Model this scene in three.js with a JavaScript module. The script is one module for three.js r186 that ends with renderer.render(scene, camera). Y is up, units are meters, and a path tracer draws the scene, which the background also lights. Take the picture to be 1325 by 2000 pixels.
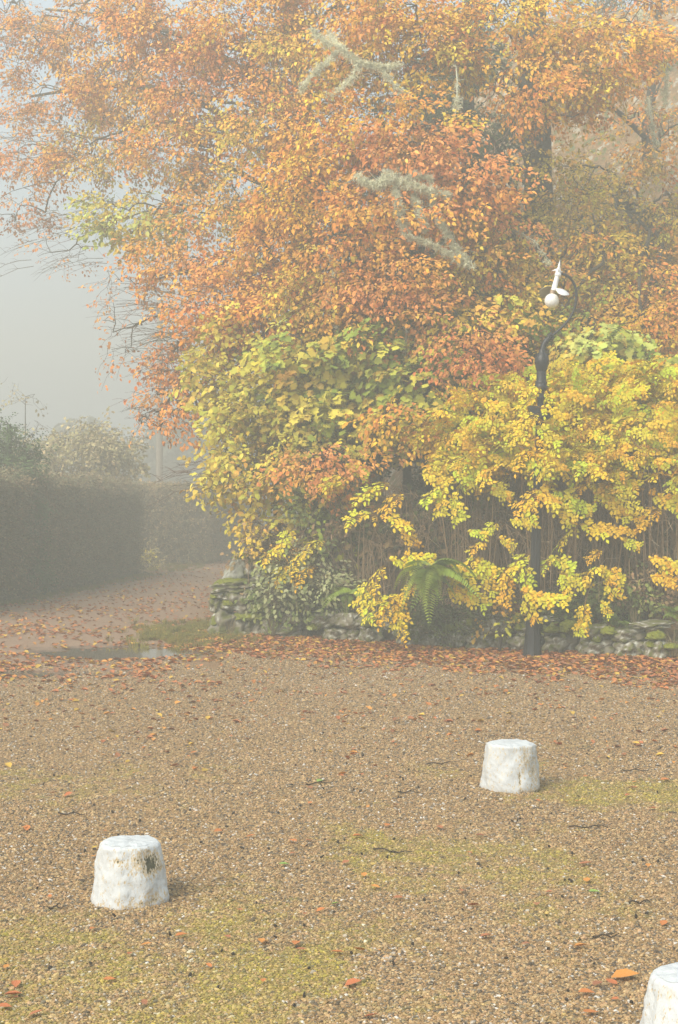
import * as THREE from 'three';
import { mergeGeometries, toCreasedNormals } from 'three/addons/utils/BufferGeometryUtils.js';
import { createNoise2D, createNoise3D } from 'simplex-noise';

// ------------------------------------------------------------------ camera, sky, sun, haze, exposure
const scene = new THREE.Scene();
const EYE = 1.6, FOCAL = 2778;                       // focal length in pixels of the 1325 x 2000 photograph
const camera = new THREE.PerspectiveCamera(2 * Math.atan(1000 / FOCAL) * 180 / Math.PI, 1325 / 2000, 0.1, 400);
camera.position.set(0, EYE, 0);
camera.rotation.x = -Math.atan(10 / FOCAL);
const renderer = new THREE.WebGLRenderer({ antialias: true });
renderer.toneMapping = THREE.LinearToneMapping;
renderer.toneMappingExposure = 1.36;
renderer.shadowMap.enabled = true;

const SUN = new THREE.Vector3(-0.52, 0.64, 0.6).normalize();
{
  const W = 256, H = 128, d = new Float32Array(W * H * 4);
  for (let j = 0; j < H; j++) for (let i = 0; i < W; i++) {
    const up = ((j + 0.5) / H - 0.5) * Math.PI, az = ((i + 0.5) / W - 0.5) * 2 * Math.PI;
    const x = Math.cos(az) * Math.cos(up), y = Math.sin(up), z = Math.sin(az) * Math.cos(up);
    const c = x * SUN.x + y * SUN.y + z * SUN.z, glow = 0.35 * Math.pow(Math.max(0, c), 3), t = Math.max(0, y), o = (j * W + i) * 4;
    d[o] = 0.57 - 0.04 * t + glow; d[o + 1] = 0.70 - 0.02 * t + glow * 0.96; d[o + 2] = 0.82 + glow * 0.9; d[o + 3] = 1;
  }
  const sky = new THREE.DataTexture(d, W, H, THREE.RGBAFormat, THREE.FloatType);
  sky.mapping = THREE.EquirectangularReflectionMapping; sky.magFilter = THREE.LinearFilter; sky.needsUpdate = true;
  scene.background = sky; scene.environment = sky;
  scene.backgroundIntensity = 1; scene.environmentIntensity = 1;
}
const sun = new THREE.DirectionalLight(new THREE.Color(1, 0.91, 0.77), 5);
sun.position.copy(SUN).multiplyScalar(60).add(new THREE.Vector3(0, 0, -16)); sun.target.position.set(0, 0, -16);
sun.castShadow = true; sun.shadow.radius = 80; sun.shadow.mapSize.set(4096, 4096);
Object.assign(sun.shadow.camera, { left: -30, right: 30, top: 30, bottom: -30, near: 1, far: 140 });
scene.add(sun, sun.target);
scene.fog = new THREE.FogExp2(new THREE.Color(1, 0.963, 0.84), 0.0205);

// ------------------------------------------------------------------ helpers
function rngOf(a) { return () => { a = (a + 0x6d2b79f5) | 0; let t = Math.imul(a ^ (a >>> 15), 1 | a); t = (t + Math.imul(t ^ (t >>> 7), 61 | t)) ^ t; return ((t ^ (t >>> 14)) >>> 0) / 4294967296; }; }
const R = rngOf(20240611), n2 = createNoise2D(rngOf(5)), n3 = createNoise3D(rngOf(9));
const V = (x, y, z) => new THREE.Vector3(x, y, z);
const rr = (a, b) => a + (b - a) * R();
const gauss = () => (R() + R() + R() + R() - 2) * 1.0;
const sstep = (a, b, x) => { const t = Math.min(1, Math.max(0, (x - a) / (b - a))); return t * t * (3 - 2 * t); };
const lerp = (a, b, t) => a + (b - a) * t;
const mix = (a, b, t) => [lerp(a[0], b[0], t), lerp(a[1], b[1], t), lerp(a[2], b[2], t)];
const at = (px, py, D) => V((px - 662.5) / FOCAL * D, EYE + (990 - py) / FOCAL * D, -D);   // survey: direction read from the photograph, distance in metres
const C = (r, g, b) => new THREE.Color().setRGB(r, g, b);
const names = new Map();
function numbered(n) { const k = names.get(n) ?? 0; names.set(n, k + 1); return k ? n + '_' + String(k).padStart(3, '0') : n; }
function shade(o) { o.castShadow = true; o.receiveShadow = true; return o; }
function thing(name, label, category, pos = V(0, 0, 0), group) {
  const g = new THREE.Group(); g.name = numbered(name); g.position.copy(pos); g.userData = { label, category }; if (group) g.userData.group = group; scene.add(g); return g;
}
function part(name, geo, mat, parent, kind) { const m = shade(new THREE.Mesh(geo, mat)); m.name = name; if (kind) m.userData.kind = kind; parent.add(m); return m; }
function structure(name, geo, mat) { const m = shade(new THREE.Mesh(geo, mat)); m.name = name; m.userData.kind = 'structure'; scene.add(m); return m; }

class GB {                                               // collects triangles with normals, colours and uv
  constructor() { this.p = []; this.n = []; this.c = []; this.u = []; this.i = []; }
  v(p, n, c, u = 0, w = 0) { this.p.push(p.x, p.y, p.z); this.n.push(n.x, n.y, n.z); this.c.push(c[0], c[1], c[2]); this.u.push(u, w); return this.p.length / 3 - 1; }
  tube(pts, rad, sides, col, bump = 0) {                // pts Vector3[], rad number[]
    let up = Math.abs(pts[1].clone().sub(pts[0]).normalize().y) > 0.9 ? V(1, 0, 0) : V(0, 1, 0), prev = null, run = 0;
    for (let k = 0; k < pts.length; k++) {
      const t = pts[Math.min(k + 1, pts.length - 1)].clone().sub(pts[Math.max(k - 1, 0)]).normalize();
      const a = up.clone().sub(t.clone().multiplyScalar(up.dot(t))).normalize(), b = t.clone().cross(a); up = a;
      if (k) run += pts[k].distanceTo(pts[k - 1]);
      const ring = [], cc = typeof col === 'function' ? col(k) : col;
      for (let s = 0; s <= sides; s++) {
        const f = s / sides * Math.PI * 2, nn = a.clone().multiplyScalar(Math.cos(f)).add(b.clone().multiplyScalar(Math.sin(f)));
        const q = pts[k].clone().addScaledVector(nn, rad[k]);
        if (bump) q.addScaledVector(nn, rad[k] * bump * n3(nn.x * 2.2 + q.x, q.y * 0.8, nn.z * 2.2 + q.z));
        ring.push(this.v(q, nn, cc, s / sides * 2, run));
      }
      if (prev) for (let s = 0; s < sides; s++) this.i.push(prev[s], prev[s + 1], ring[s], prev[s + 1], ring[s + 1], ring[s]);
      prev = ring;
    }
  }
  leaf(base, dir, nrm, len, wid, col, fold = 0.12, curl = 0.1, lobes = 0) {   // a blade with a folded midrib
    const d = dir.clone().normalize(), s = d.clone().cross(nrm).normalize(), n = s.clone().cross(d).normalize();
    const pt = (x, y, z) => base.clone().addScaledVector(d, x * len).addScaledVector(s, y * wid).addScaledVector(n, z * len);
    const out = lobes ? [[0, 0, 0], [0.06, 0.3, 0.03], [0.28, 0.52, 0.05], [0.42, 0.34, 0.02], [0.62, 0.5, -0.02], [0.72, 0.2, -0.05], [1, 0, -curl * 1.6], [0.72, -0.2, -0.05], [0.62, -0.5, -0.02], [0.42, -0.34, 0.02], [0.28, -0.52, 0.05], [0.06, -0.3, 0.03]]
      : [[0, 0, 0], [0.28, 0.42, fold], [0.62, 0.42, fold - curl * 0.6], [1, 0, -curl * 1.4], [0.62, -0.42, fold - curl * 0.6], [0.28, -0.42, fold]];
    const m = this.v(pt(0.48, 0, -0.02), n, col), ids = out.map(([x, y, z]) => this.v(pt(x, y, z), n, col));
    for (let k = 0; k < ids.length; k++) this.i.push(m, ids[k], ids[(k + 1) % ids.length]);
  }
  build(smooth = true) {
    const g = new THREE.BufferGeometry();
    g.setAttribute('position', new THREE.Float32BufferAttribute(this.p, 3)); g.setAttribute('normal', new THREE.Float32BufferAttribute(this.n, 3));
    g.setAttribute('color', new THREE.Float32BufferAttribute(this.c, 3)); g.setAttribute('uv', new THREE.Float32BufferAttribute(this.u, 2)); g.setIndex(this.i);
    if (!smooth) { g.deleteAttribute('normal'); g.computeVertexNormals(); }
    return g;
  }
}
function dataTex(w, h, fn, srgb) {
  const d = new Uint8Array(w * h * 4), enc = (x) => { x = Math.min(1, Math.max(0, x)); return Math.round(255 * (srgb ? (x <= 0.0031308 ? 12.92 * x : 1.055 * Math.pow(x, 1 / 2.4) - 0.055) : x)); };
  for (let j = 0; j < h; j++) for (let i = 0; i < w; i++) { const c = fn(i, j), o = (j * w + i) * 4; d[o] = enc(c[0]); d[o + 1] = enc(c[1]); d[o + 2] = enc(c[2]); d[o + 3] = 255; }
  const t = new THREE.DataTexture(d, w, h, THREE.RGBAFormat, THREE.UnsignedByteType);
  t.magFilter = THREE.LinearFilter; t.minFilter = THREE.LinearFilter; t.wrapS = t.wrapT = THREE.RepeatWrapping; if (srgb) t.colorSpace = THREE.SRGBColorSpace; t.needsUpdate = true; return t;
}
const leafMat = (t = 0.2, rough = 0.85) => new THREE.MeshPhysicalMaterial({ vertexColors: true, transmission: t, roughness: rough, thickness: 0, side: THREE.DoubleSide, specularIntensity: 0.5 });
const M = {
  leaf: leafMat(0.1), litter: leafMat(0.12, 0.7), fern: leafMat(0.2), moss: new THREE.MeshStandardMaterial({ vertexColors: true, roughness: 1 }),
  twig: new THREE.MeshStandardMaterial({ vertexColors: true, roughness: 0.95 }),
};

// ------------------------------------------------------------------ ground
const PUD = [[-2.42, 15.6, 0.72, 0.62], [-3.05, 13.62, 0.5, 0.2]];                     // puddle x, distance, half width, half depth
const pud = (x, D) => { let m = 9; for (const [cx, cd, a, b] of PUD) { const w = 0.25 * n2(x * 1.7 + cx, D * 1.7); m = Math.min(m, Math.hypot((x - cx) / a, (D - cd) / b) + w); } return m; };
const groundY = (x, D) => 0.012 * n2(x * 0.35, D * 0.35) - 0.035 * (1 - sstep(0.75, 1.5, pud(x, D))) ;
const wallD = (x) => 17.0 - 0.614 * x;
const mossAt = (x, D) => {
  const a = n2(x * 0.55 + 3, D * 0.42), b = n2(x * 1.9, D * 1.5 + 7), c = n2(x * 6, D * 6);
  let m = 0.55 * a + 0.33 * b + 0.2 * c + 0.4 * sstep(9.5, 4.6, D) - 0.28;
  m = Math.max(m, 0.95 - Math.hypot((x - 1.85) / 0.75, (D - 7.95) / 0.45) * 0.7 + 0.3 * b + 0.3 * c);
  m = Math.max(m, 0.8 - Math.hypot((x + 0.97) / 0.3, (D - 5.25) / 0.13) * 0.7 + 0.3 * c);
  m = Math.max(m, 0.62 - Math.hypot((x - 0.35) / 0.55, (D - 6.4) / 0.4) * 0.6 + 0.35 * b + 0.3 * c);
  return sstep(0.0, 0.75, m + 0.22 * n2(x * 19, D * 17)) * (1 - sstep(8.6, 10.5, D));
};
const trackAt = (x, D) => sstep(11.5, 14.5, D) * sstep(-1.2, -2.2, x + 0.05 * (D - 14) - 0.2 * n2(x, D * 0.5));
{
  const TS = 2048, X0 = -8, XW = 16, D0 = 2, DW = 32;
  const map = dataTex(TS, TS, (i, j) => {
    const x = X0 + (i + 0.5) / TS * XW, D = D0 + (j + 0.5) / TS * DW;
    const g = n2(i * 0.71, j * 0.71 * 2) * 0.5 + n2(i * 0.33 + 50, j * 0.33 * 2) * 0.5, big = n2(x * 0.3, D * 0.22), mid = n2(x * 1.3 + 9, D * 0.9), lf = n2(x * 7 + 40, D * 6);
    let c = mix([0.30, 0.18, 0.08], [0.36, 0.225, 0.105], 0.5 + 0.5 * big + 0.2 * mid);
    c = mix(c, [0.40, 0.265, 0.185], 0.75 * trackAt(x, D));
    const m = mossAt(x, D); if (m > 0) c = mix(c, mix([0.36, 0.28, 0.05], [0.24, 0.21, 0.035], 0.5 + 0.5 * mid), m * 0.7);
    const p = pud(x, D); if (p < 2.2) c = mix(c, [c[0] * 0.45, c[1] * 0.47, c[2] * 0.5], 1 - sstep(1.0, 1.9, p + 0.2 * lf));
    const reddish = sstep(0.35, 0.75, lf * 0.6 + n2(x * 2.2, D * 1.2) * 0.6) * sstep(6, 10, D); c = mix(c, [0.27, 0.125, 0.055], 0.35 * reddish);
    const k = 1 + 0.42 * g; return [c[0] * k, c[1] * k, c[2] * k];
  }, true);
  map.wrapS = map.wrapT = THREE.MirroredRepeatWrapping;
  const bump = dataTex(512, 512, (i, j) => { let h = 0; for (const [f, a] of [[1, 0.5], [2, 0.3], [4, 0.2]]) { const u = i / 512 * 2 * Math.PI, w = j / 512 * 2 * Math.PI, q = 9 * f; h += a * Math.abs(n3(Math.cos(u) * q + f, Math.sin(u) * q, 0.6 * q * Math.cos(w)) + n3(Math.cos(w) * q, Math.sin(w) * q + f, 0.6 * q * Math.sin(u))); } return [h * 0.6, h * 0.6, h * 0.6]; });
  bump.channel = 1; bump.repeat.set(1.4, 1.4);
  const xs = [], ds = [];
  for (let x = -45; x < -9; x += 4) xs.push(x); for (let x = -9; x <= 9.001; x += 0.12) xs.push(x); for (let x = 13; x <= 50; x += 4) xs.push(x);
  for (let D = -6; D < 2; D += 1) ds.push(D); for (let D = 2; D < 20; D += 0.1) ds.push(D); for (let D = 20; D < 120; D *= 1.05) ds.push(D);
  const pos = [], uv = [], uv1 = [], idx = [], nx = xs.length;
  for (const D of ds) for (const x of xs) { pos.push(x, groundY(x, D), -D); uv.push((x - X0) / XW, (D - D0) / DW); uv1.push(x, D); }
  for (let j = 0; j < ds.length - 1; j++) for (let i = 0; i < nx - 1; i++) { const a = j * nx + i; idx.push(a, a + 1, a + nx, a + 1, a + nx + 1, a + nx); }
  const g = new THREE.BufferGeometry(); g.setAttribute('position', new THREE.Float32BufferAttribute(pos, 3)); g.setAttribute('uv', new THREE.Float32BufferAttribute(uv, 2)); g.setAttribute('uv1', new THREE.Float32BufferAttribute(uv1, 2)); g.setIndex(idx); g.computeVertexNormals();
  structure('ground', g, new THREE.MeshStandardMaterial({ map, bumpMap: bump, bumpScale: 0.014, roughness: 0.95 }));
  const water = new THREE.MeshPhysicalMaterial({ color: C(0.16, 0.13, 0.09), roughness: 0.04, ior: 1.33 });
  for (const [cx, cd, a, b] of PUD) {
    const s = new THREE.Shape();
    for (let k = 0; k < 72; k++) { const f = k / 72 * Math.PI * 2, q = 1.25; s[k ? 'lineTo' : 'moveTo'](Math.cos(f) * a * q, Math.sin(f) * b * q); }
    const m = structure(numbered('puddle'), new THREE.ShapeGeometry(s), water); m.rotation.x = -Math.PI / 2; m.position.set(cx, -0.015, -cd);
  }
}

// gravel: loose stones of the yard
{
  const geos = [0, 1, 2].map((k) => {
    const g = new THREE.IcosahedronGeometry(1, 1), p = g.attributes.position, v = V();
    for (let i = 0; i < p.count; i++) { v.fromBufferAttribute(p, i); const s = 1 + 0.3 * n3(v.x * 1.3 + k * 9, v.y * 1.3, v.z * 1.3); p.setXYZ(i, v.x * s, v.y * s * 0.62, v.z * s * 0.8); }
    g.computeVertexNormals(); return g;
  });
  const mat = new THREE.MeshStandardMaterial({ roughness: 0.85 });
  const pal = [[0.40, 0.26, 0.12], [0.32, 0.20, 0.085], [0.48, 0.34, 0.17], [0.23, 0.15, 0.066], [0.43, 0.27, 0.14], [0.35, 0.25, 0.13], [0.10, 0.075, 0.05], [0.16, 0.13, 0.09]];
  const lists = [[], [], []], q = new THREE.Quaternion(), e = new THREE.Euler(), m4 = new THREE.Matrix4();
  const N = 300000;
  for (let k = 0; k < N; k++) {
    const D = 3.6 + 14 * Math.pow(R(), 1.6), x = rr(-0.262, 0.262) * D; if (D > wallD(x) - 0.25 || (x < -1.2 && D > 14.4 + n2(x * 2, D))) continue;
    const mo = mossAt(x, D); if (R() < mo * 0.3 || pud(x, D) < 1.1) continue;
    let s = rr(0.0036, 0.0074) * (R() < 0.07 ? 1.6 : 1) * (0.7 + 0.035 * D), c = pal[Math.floor(R() * pal.length)];
    const t = R(); if (t < 0.022) c = [0.58, 0.54, 0.48]; else if (t < 0.05) c = [0.42, 0.36, 0.29];
    c = mix(c, mix([0.52, 0.41, 0.055], [0.23, 0.21, 0.04], R()), mo * rr(0.1, 0.95));
    const b = rr(0.78, 1.2); c = [c[0] * b, c[1] * b, c[2] * b];
    e.set(rr(-0.5, 0.5), R() * 6.3, rr(-0.5, 0.5)); q.setFromEuler(e);
    m4.compose(V(x, groundY(x, D) + s * 0.2, -D), q, V(s * rr(0.8, 1.4), s, s));
    lists[k % 3].push([m4.clone(), c]);
  }
  lists.forEach((l, k) => {
    const im = shade(new THREE.InstancedMesh(geos[k], mat, l.length)); im.name = numbered('gravel'); im.userData = { kind: 'stuff', label: ['loose tan and brown gravel spread over the yard', 'fine brown chippings spread over the yard', 'pale mixed gravel chips spread over the yard'][k], category: 'gravel' };
    l.forEach(([m, c], i) => { im.setMatrixAt(i, m); im.setColorAt(i, C(...c)); }); scene.add(im);
  });
}

// ------------------------------------------------------------------ painted posts
function post(label, x, D, rb, rt, h, seed, stains, turn) {
  const S = 96, pr = [[0.0, 0], [0.93, 0], [1, 0.03]], g0 = rb;
  const prof = [V(g0 * 0.2, -0.02, 0)];
  for (let k = 0; k <= 30; k++) { const t = k / 30; prof.push(V(lerp(rb, rt * 1.02, t) * (1 - 0.04 * sstep(0.06, 0, t)), t * (h - 0.018), 0)); }
  for (let k = 1; k <= 6; k++) { const f = k / 6 * Math.PI / 2; prof.push(V(rt * 1.02 - 0.022 * (1 - Math.cos(f)), h - 0.018 + 0.018 * Math.sin(f), 0)); }
  for (let k = 1; k <= 10; k++) prof.push(V((rt - 0.004) * (1 - k / 10) * 0.98 + 0.0004, h + 0.006 * (1 - Math.pow(1 - k / 10, 2)), 0));
  const pos = [], uv = [], idx = [];
  const dirt = (a, t) => { let m = 0; for (const [sa, st, ra, rt2, w] of stains) m = Math.max(m, w * (1 - Math.hypot((a - sa) / ra, (t - st) / rt2))); return m; };
  const rows = prof.length;
  const len = [0]; for (let k = 1; k < rows; k++) len.push(len[k - 1] + prof[k].distanceTo(prof[k - 1])); const L = len[rows - 1];
  prof.forEach((p, k) => {
    for (let s = 0; s <= S; s++) {
      const a = s / S * Math.PI * 2, t = p.y / h, top = k > 36;
      const nx = Math.sin(a), nz = Math.cos(a);
      let dr = 0.0085 * n3(nx * 1.4 + seed, p.y * 6, nz * 1.4) + 0.003 * n3(nx * 6 + seed, p.y * 30, nz * 6);
      const aa = a > Math.PI ? a - 2 * Math.PI : a, dm = dirt(aa, t);
      if (!top) { dr -= 0.008 * Math.max(0, dm) * (0.5 + 0.5 * n3(nx * 9 + seed, p.y * 55, nz * 9)); if (t < 0.1) dr -= 0.008 * Math.max(0, n3(nx * 7, seed, nz * 7)) * (1 - t * 10); }
      const r = Math.max(0.0003, p.x + (top ? dr * p.x / rt : dr)); pos.push(nx * r, p.y + (top ? 0.004 * n3(nx * p.x * 20, seed, nz * p.x * 20) : 0), nz * r); uv.push(s / S, len[k] / L);
    }
  });
  for (let k = 0; k < rows - 1; k++) for (let s = 0; s < S; s++) { const a = k * (S + 1) + s, b = a + S + 1; idx.push(a, a + 1, b, a + 1, b + 1, b); }
  const g = new THREE.BufferGeometry(); g.setAttribute('position', new THREE.Float32BufferAttribute(pos, 3)); g.setAttribute('uv', new THREE.Float32BufferAttribute(uv, 2)); g.setIndex(idx); g.computeVertexNormals();
  const W = 640, H = 420, sideT = (h + 0.02) / L;
  const field = (i, j) => {
    let a = (i / W) * Math.PI * 2; if (a > Math.PI) a -= 2 * Math.PI;
    const v = j / H * L, t = (v - len[1]) / h, nx = Math.sin(a), nz = Math.cos(a);
    const f1 = n3(nx * 3 + seed, t * 2.2, nz * 3), f2 = n3(nx * 9 + seed, t * 6.5, nz * 9), f3 = n3(nx * 26 + seed, t * 19, nz * 26), top = t > 1.0;
    const dm = top ? -1 : dirt(a, t);
    const chip = sstep(0.12, 0.42, dm * 1.0 + 0.3 * f2 + 0.3 * f3 - 0.06), dark = sstep(0.5, 0.66, dm * 0.85 + 0.22 * f2 + 0.2 * f3);
    const grime = sstep(0.1, 0.6, 0.5 * f1 + 0.35 * f2 + 0.25 * f3 + (top ? -0.35 : 0) - 0.05), foot = top ? 0 : sstep(0.16, 0.0, t + 0.07 * f2 + 0.05 * f3);
    return { chip, dark, grime, foot, f2, f3, t };
  };
  const map = dataTex(W, H, (i, j) => {
    const q = field(i, j); let c = [0.55, 0.57, 0.58];
    c = mix(c, [0.66, 0.60, 0.47], q.grime * 0.55); c = mix(c, [0.5, 0.36, 0.17], q.chip * (0.5 + 0.45 * (0.5 + 0.5 * q.f3))); c = mix(c, [0.05, 0.055, 0.03], q.dark * 0.95);
    c = mix(c, [0.4, 0.31, 0.2], q.foot * (0.3 + 0.3 * q.f3)); return c;
  }, true);
  const bump = dataTex(W, H, (i, j) => { const q = field(i, j), v = 0.6 + 0.12 * q.f3 + 0.15 * q.f2 - 0.4 * q.chip - 0.1 * q.grime; return [v, v, v]; });
  const m = shade(new THREE.Mesh(g, new THREE.MeshStandardMaterial({ map, bumpMap: bump, bumpScale: 0.004, roughness: 0.9 })));
  m.name = numbered('painted_post'); m.position.set(x, groundY(x, D) - 0.01, -D); m.rotation.y = turn; m.userData = { label, category: 'post', group: 'white painted stub posts on the gravel' }; scene.add(m);
}
post('white painted stub post with a black mossy patch, standing left on the gravel', -0.85, 5.78, 0.162, 0.121, 0.247, 3.1, [[0.95, 0.72, 0.62, 0.3, 1.1], [0.5, 0.8, 0.6, 0.3, 0.6], [0.9, 0.15, 0.7, 0.2, 0.6], [-0.1, 0.8, 0.5, 0.05, 0.6], [-0.55, 0.1, 0.15, 0.09, 0.6], [0.5, 0.12, 0.9, 0.16, 0.5]], -0.1);
post('white painted stub post with cracked pitted side, beside yellow moss in mid yard', 0.978, 8.1, 0.172, 0.134, 0.268, 7.7, [[0.2, 0.35, 0.07, 0.3, 0.85], [0.5, 0.75, 0.5, 0.5, 0.52], [0.9, 0.4, 0.5, 0.6, 0.55], [0.25, 0.05, 0.22, 0.12, 0.95], [0.8, 0.06, 0.7, 0.12, 0.8]], 0);
post('white painted stub post cut off by the bottom right corner of the picture', 1.035, 4.14, 0.165, 0.125, 0.25, 12.4, [[-0.1, 0.82, 0.35, 0.12, 0.6], [0.3, 0.3, 0.1, 0.08, 0.6], [0.4, 0.6, 0.15, 0.08, 0.5]], 0.1);

// ------------------------------------------------------------------ lamp post
{
  const D = 15.07, g = thing('lamp_post', 'black fluted swan neck lamp post with white bulb rising through yellow shrub', 'lamp post', V((1040 - 662.5) / FOCAL * D, 0, -D));
  g.rotation.z = -0.032;
  const iron = new THREE.MeshStandardMaterial({ color: C(0.022, 0.023, 0.025), roughness: 0.42, metalness: 0.2, bumpMap: dataTex(64, 64, () => { const v = R(); return [v, v, v]; }), bumpScale: 0.0012 });
  const white = new THREE.MeshStandardMaterial({ color: C(0.78, 0.78, 0.77), roughness: 0.45 });
  const lathe = (pts, seg = 40, fl = 0, n = 12) => {
    const ge = new THREE.LatheGeometry(pts.map(([r, y]) => new THREE.Vector2(r, y)), seg);
    if (fl) { const p = ge.attributes.position; for (let i = 0; i < p.count; i++) { const x = p.getX(i), z = p.getZ(i), k = 1 - fl * Math.abs(Math.sin(Math.atan2(z, x) * n / 2)); p.setX(i, x * k); p.setZ(i, z * k); } ge.computeVertexNormals(); }
    return ge;
  };
  part('base', lathe([[0.0, 0], [0.108, 0], [0.108, 0.03], [0.1, 0.05], [0.093, 0.12], [0.083, 0.25], [0.075, 0.42], [0.071, 0.6], [0.071, 0.63], [0.064, 0.64]], 96, 0.13, 8), iron, g);
  part('shaft', lathe([[0.058, 0.62], [0.053, 1.2], [0.048, 1.9], [0.043, 2.53]], 96, 0.13, 12), iron, g);
  const bar = part('crossbar', (() => { const sh = new THREE.Shape([[-0.085, 0], [0.085, 0], [0.112, 0.035], [0.104, 0.07], [0.122, 0.095], [0.122, 0.118], [-0.122, 0.118], [-0.122, 0.095], [-0.104, 0.07], [-0.112, 0.035]].map(([x, y]) => new THREE.Vector2(x, y))), ge = new THREE.ExtrudeGeometry(sh, { depth: 0.13, bevelEnabled: true, bevelSize: 0.008, bevelThickness: 0.012, bevelSegments: 2 }); return ge.translate(0, 2.54, -0.065); })(), iron, g);
  part('neck', lathe([[0.033, 2.65], [0.033, 2.73], [0.043, 2.745], [0.043, 2.765], [0.033, 2.78], [0.035, 2.83]]), iron, g);
  part('collar', lathe([[0.035, 2.82], [0.06, 2.835], [0.072, 2.86], [0.07, 2.885], [0.06, 2.895], [0.064, 2.91], [0.064, 2.925], [0.053, 2.935], [0.05, 3.04]]), iron, g);
  part('knuckle', lathe([[0.05, 3.03], [0.062, 3.07], [0.077, 3.12], [0.077, 3.15], [0.07, 3.19], [0.05, 3.225], [0.034, 3.24], [0.036, 3.262], [0.028, 3.27]], 12), iron, g);
  const L = (px, py) => V((px - 1057) / 184.3 + 0.0, (1285 - py) / 184.3, 0);
  const tubeG = (pts, r, seg = 40) => new THREE.TubeGeometry(new THREE.CatmullRomCurve3(pts), seg, r, 12);
  part('elbow', mergeGeometries([tubeG([L(1057, 692), L(1058, 682), L(1063, 668), L(1071, 659)], 0.03, 16), new THREE.TorusGeometry(0.034, 0.012, 8, 20).rotateX(Math.PI / 2).rotateZ(-0.85).translate(...L(1071.5, 658).toArray()), new THREE.TorusGeometry(0.03, 0.012, 8, 20).rotateX(Math.PI / 2).rotateZ(-0.85).translate(...L(1075, 655).toArray())].map((x) => x.toNonIndexed())), iron, g);
  part('swan_neck', tubeG([L(1071, 659), L(1090, 642), L(1108, 621), L(1118, 597), L(1120, 574), L(1115.5, 554), L(1106, 541), L(1094, 535), L(1084, 533)], 0.0145, 60), iron, g);
  const head = L(1083, 531);
  const br = part('bracket', mergeGeometries([lathe([[0.02, -0.05], [0.034, -0.04], [0.036, -0.02], [0.026, 0], [0.032, 0.02], [0.02, 0.035], [0.012, 0.04]], 20).toNonIndexed(), new THREE.ConeGeometry(0.012, 0.06, 10).rotateZ(Math.PI / 2 + 0.3).translate(-0.045, 0.018, 0).toNonIndexed(), new THREE.ConeGeometry(0.012, 0.05, 10).rotateX(0.9).translate(0, 0.02, 0.035).toNonIndexed(), new THREE.ConeGeometry(0.013, 0.05, 10).rotateZ(-Math.PI / 2).translate(0.03, 0.005, 0).toNonIndexed()]), white, g);
  br.position.copy(head);
  const fin = part('finial', lathe([[0.012, 0], [0.02, 0.012], [0.011, 0.028], [0.014, 0.04], [0.004, 0.085], [0.0008, 0.105]], 16), white, g); fin.position.copy(head).add(V(0.004, 0.03, 0)); fin.rotation.z = -0.12;
  const a = L(1081.5, 539), b = L(1075.5, 567), stemG = new THREE.CylinderGeometry(0.023, 0.032, a.distanceTo(b), 20), st = part('stem', stemG, white, g);
  st.position.copy(a).add(b).multiplyScalar(0.5); st.rotation.z = -Math.atan2(a.x - b.x, a.y - b.y);
  const col = part('bulb_holder', new THREE.CylinderGeometry(0.03, 0.026, 0.035, 20), new THREE.MeshStandardMaterial({ color: C(0.5, 0.36, 0.24), roughness: 0.4, metalness: 0.4 }), g); col.position.copy(L(1073.5, 570.5)); col.rotation.z = -0.2;
  const bulb = part('bulb', new THREE.SphereGeometry(0.078, 36, 24), new THREE.MeshPhysicalMaterial({ color: C(0.82, 0.82, 0.79), roughness: 0.25, clearcoat: 0.5, clearcoatRoughness: 0.15 }), g); bulb.position.copy(L(1072.5, 587));
  // two halves of the enamel shade, bent apart
  const petal = (r0, phi, half, theta) => {
    const W = 20, H = 14, pos = [], idx = [], n = (W + 1) * (H + 1);
    for (const rr0 of [r0, r0 - 0.005]) for (let j = 0; j <= H; j++) for (let i = 0; i <= W; i++) {
      const u = (i / W - 0.5) * 2, th = theta * (j / H) * (0.45 + 0.55 * Math.sqrt(Math.max(0, 1 - Math.pow(Math.abs(u), 3)))), f = phi + u * half;
      pos.push(-rr0 * Math.cos(f) * Math.sin(th), rr0 * Math.cos(th) - r0, rr0 * Math.sin(f) * Math.sin(th));
    }
    for (let j = 0; j < H; j++) for (let i = 0; i < W; i++) { const k = j * (W + 1) + i, q = k + W + 1; idx.push(k, q, k + 1, k + 1, q, q + 1, n + k, n + k + 1, n + q, n + k + 1, n + q + 1, n + q); }
    for (let i = 0; i < W; i++) { const k = H * (W + 1) + i; idx.push(k, n + k, k + 1, k + 1, n + k, n + k + 1); }
    for (let j = 0; j < H; j++) for (const e of [0, W]) { const k = j * (W + 1) + e, q = k + W + 1; idx.push(k, q, n + k, q, n + q, n + k); }
    const ge = new THREE.BufferGeometry(); ge.setAttribute('position', new THREE.Float32BufferAttribute(pos, 3)); ge.setIndex(idx); ge.computeVertexNormals(); return ge;
  };
  const enamel = new THREE.MeshStandardMaterial({ color: C(0.74, 0.75, 0.76), roughness: 0.35, side: THREE.DoubleSide });
  const dull = new THREE.MeshStandardMaterial({ color: C(0.33, 0.28, 0.17), roughness: 0.6, side: THREE.DoubleSide });
  const p1 = part('shade_wing', petal(0.125, -0.75, 1.15, 1.5), dull, g); p1.position.copy(L(1076, 561)); p1.rotation.set(-0.1, 0, -0.42); p1.userData.label = 'tarnished left half of the shade';
  const p2 = part('shade_wing', petal(0.16, 2.35, 0.8, 1.2), enamel, g); p2.position.copy(L(1077, 563)); p2.rotation.set(0.05, 0, 0.22); p2.userData.label = 'white enamel right half of the shade';
}

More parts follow.
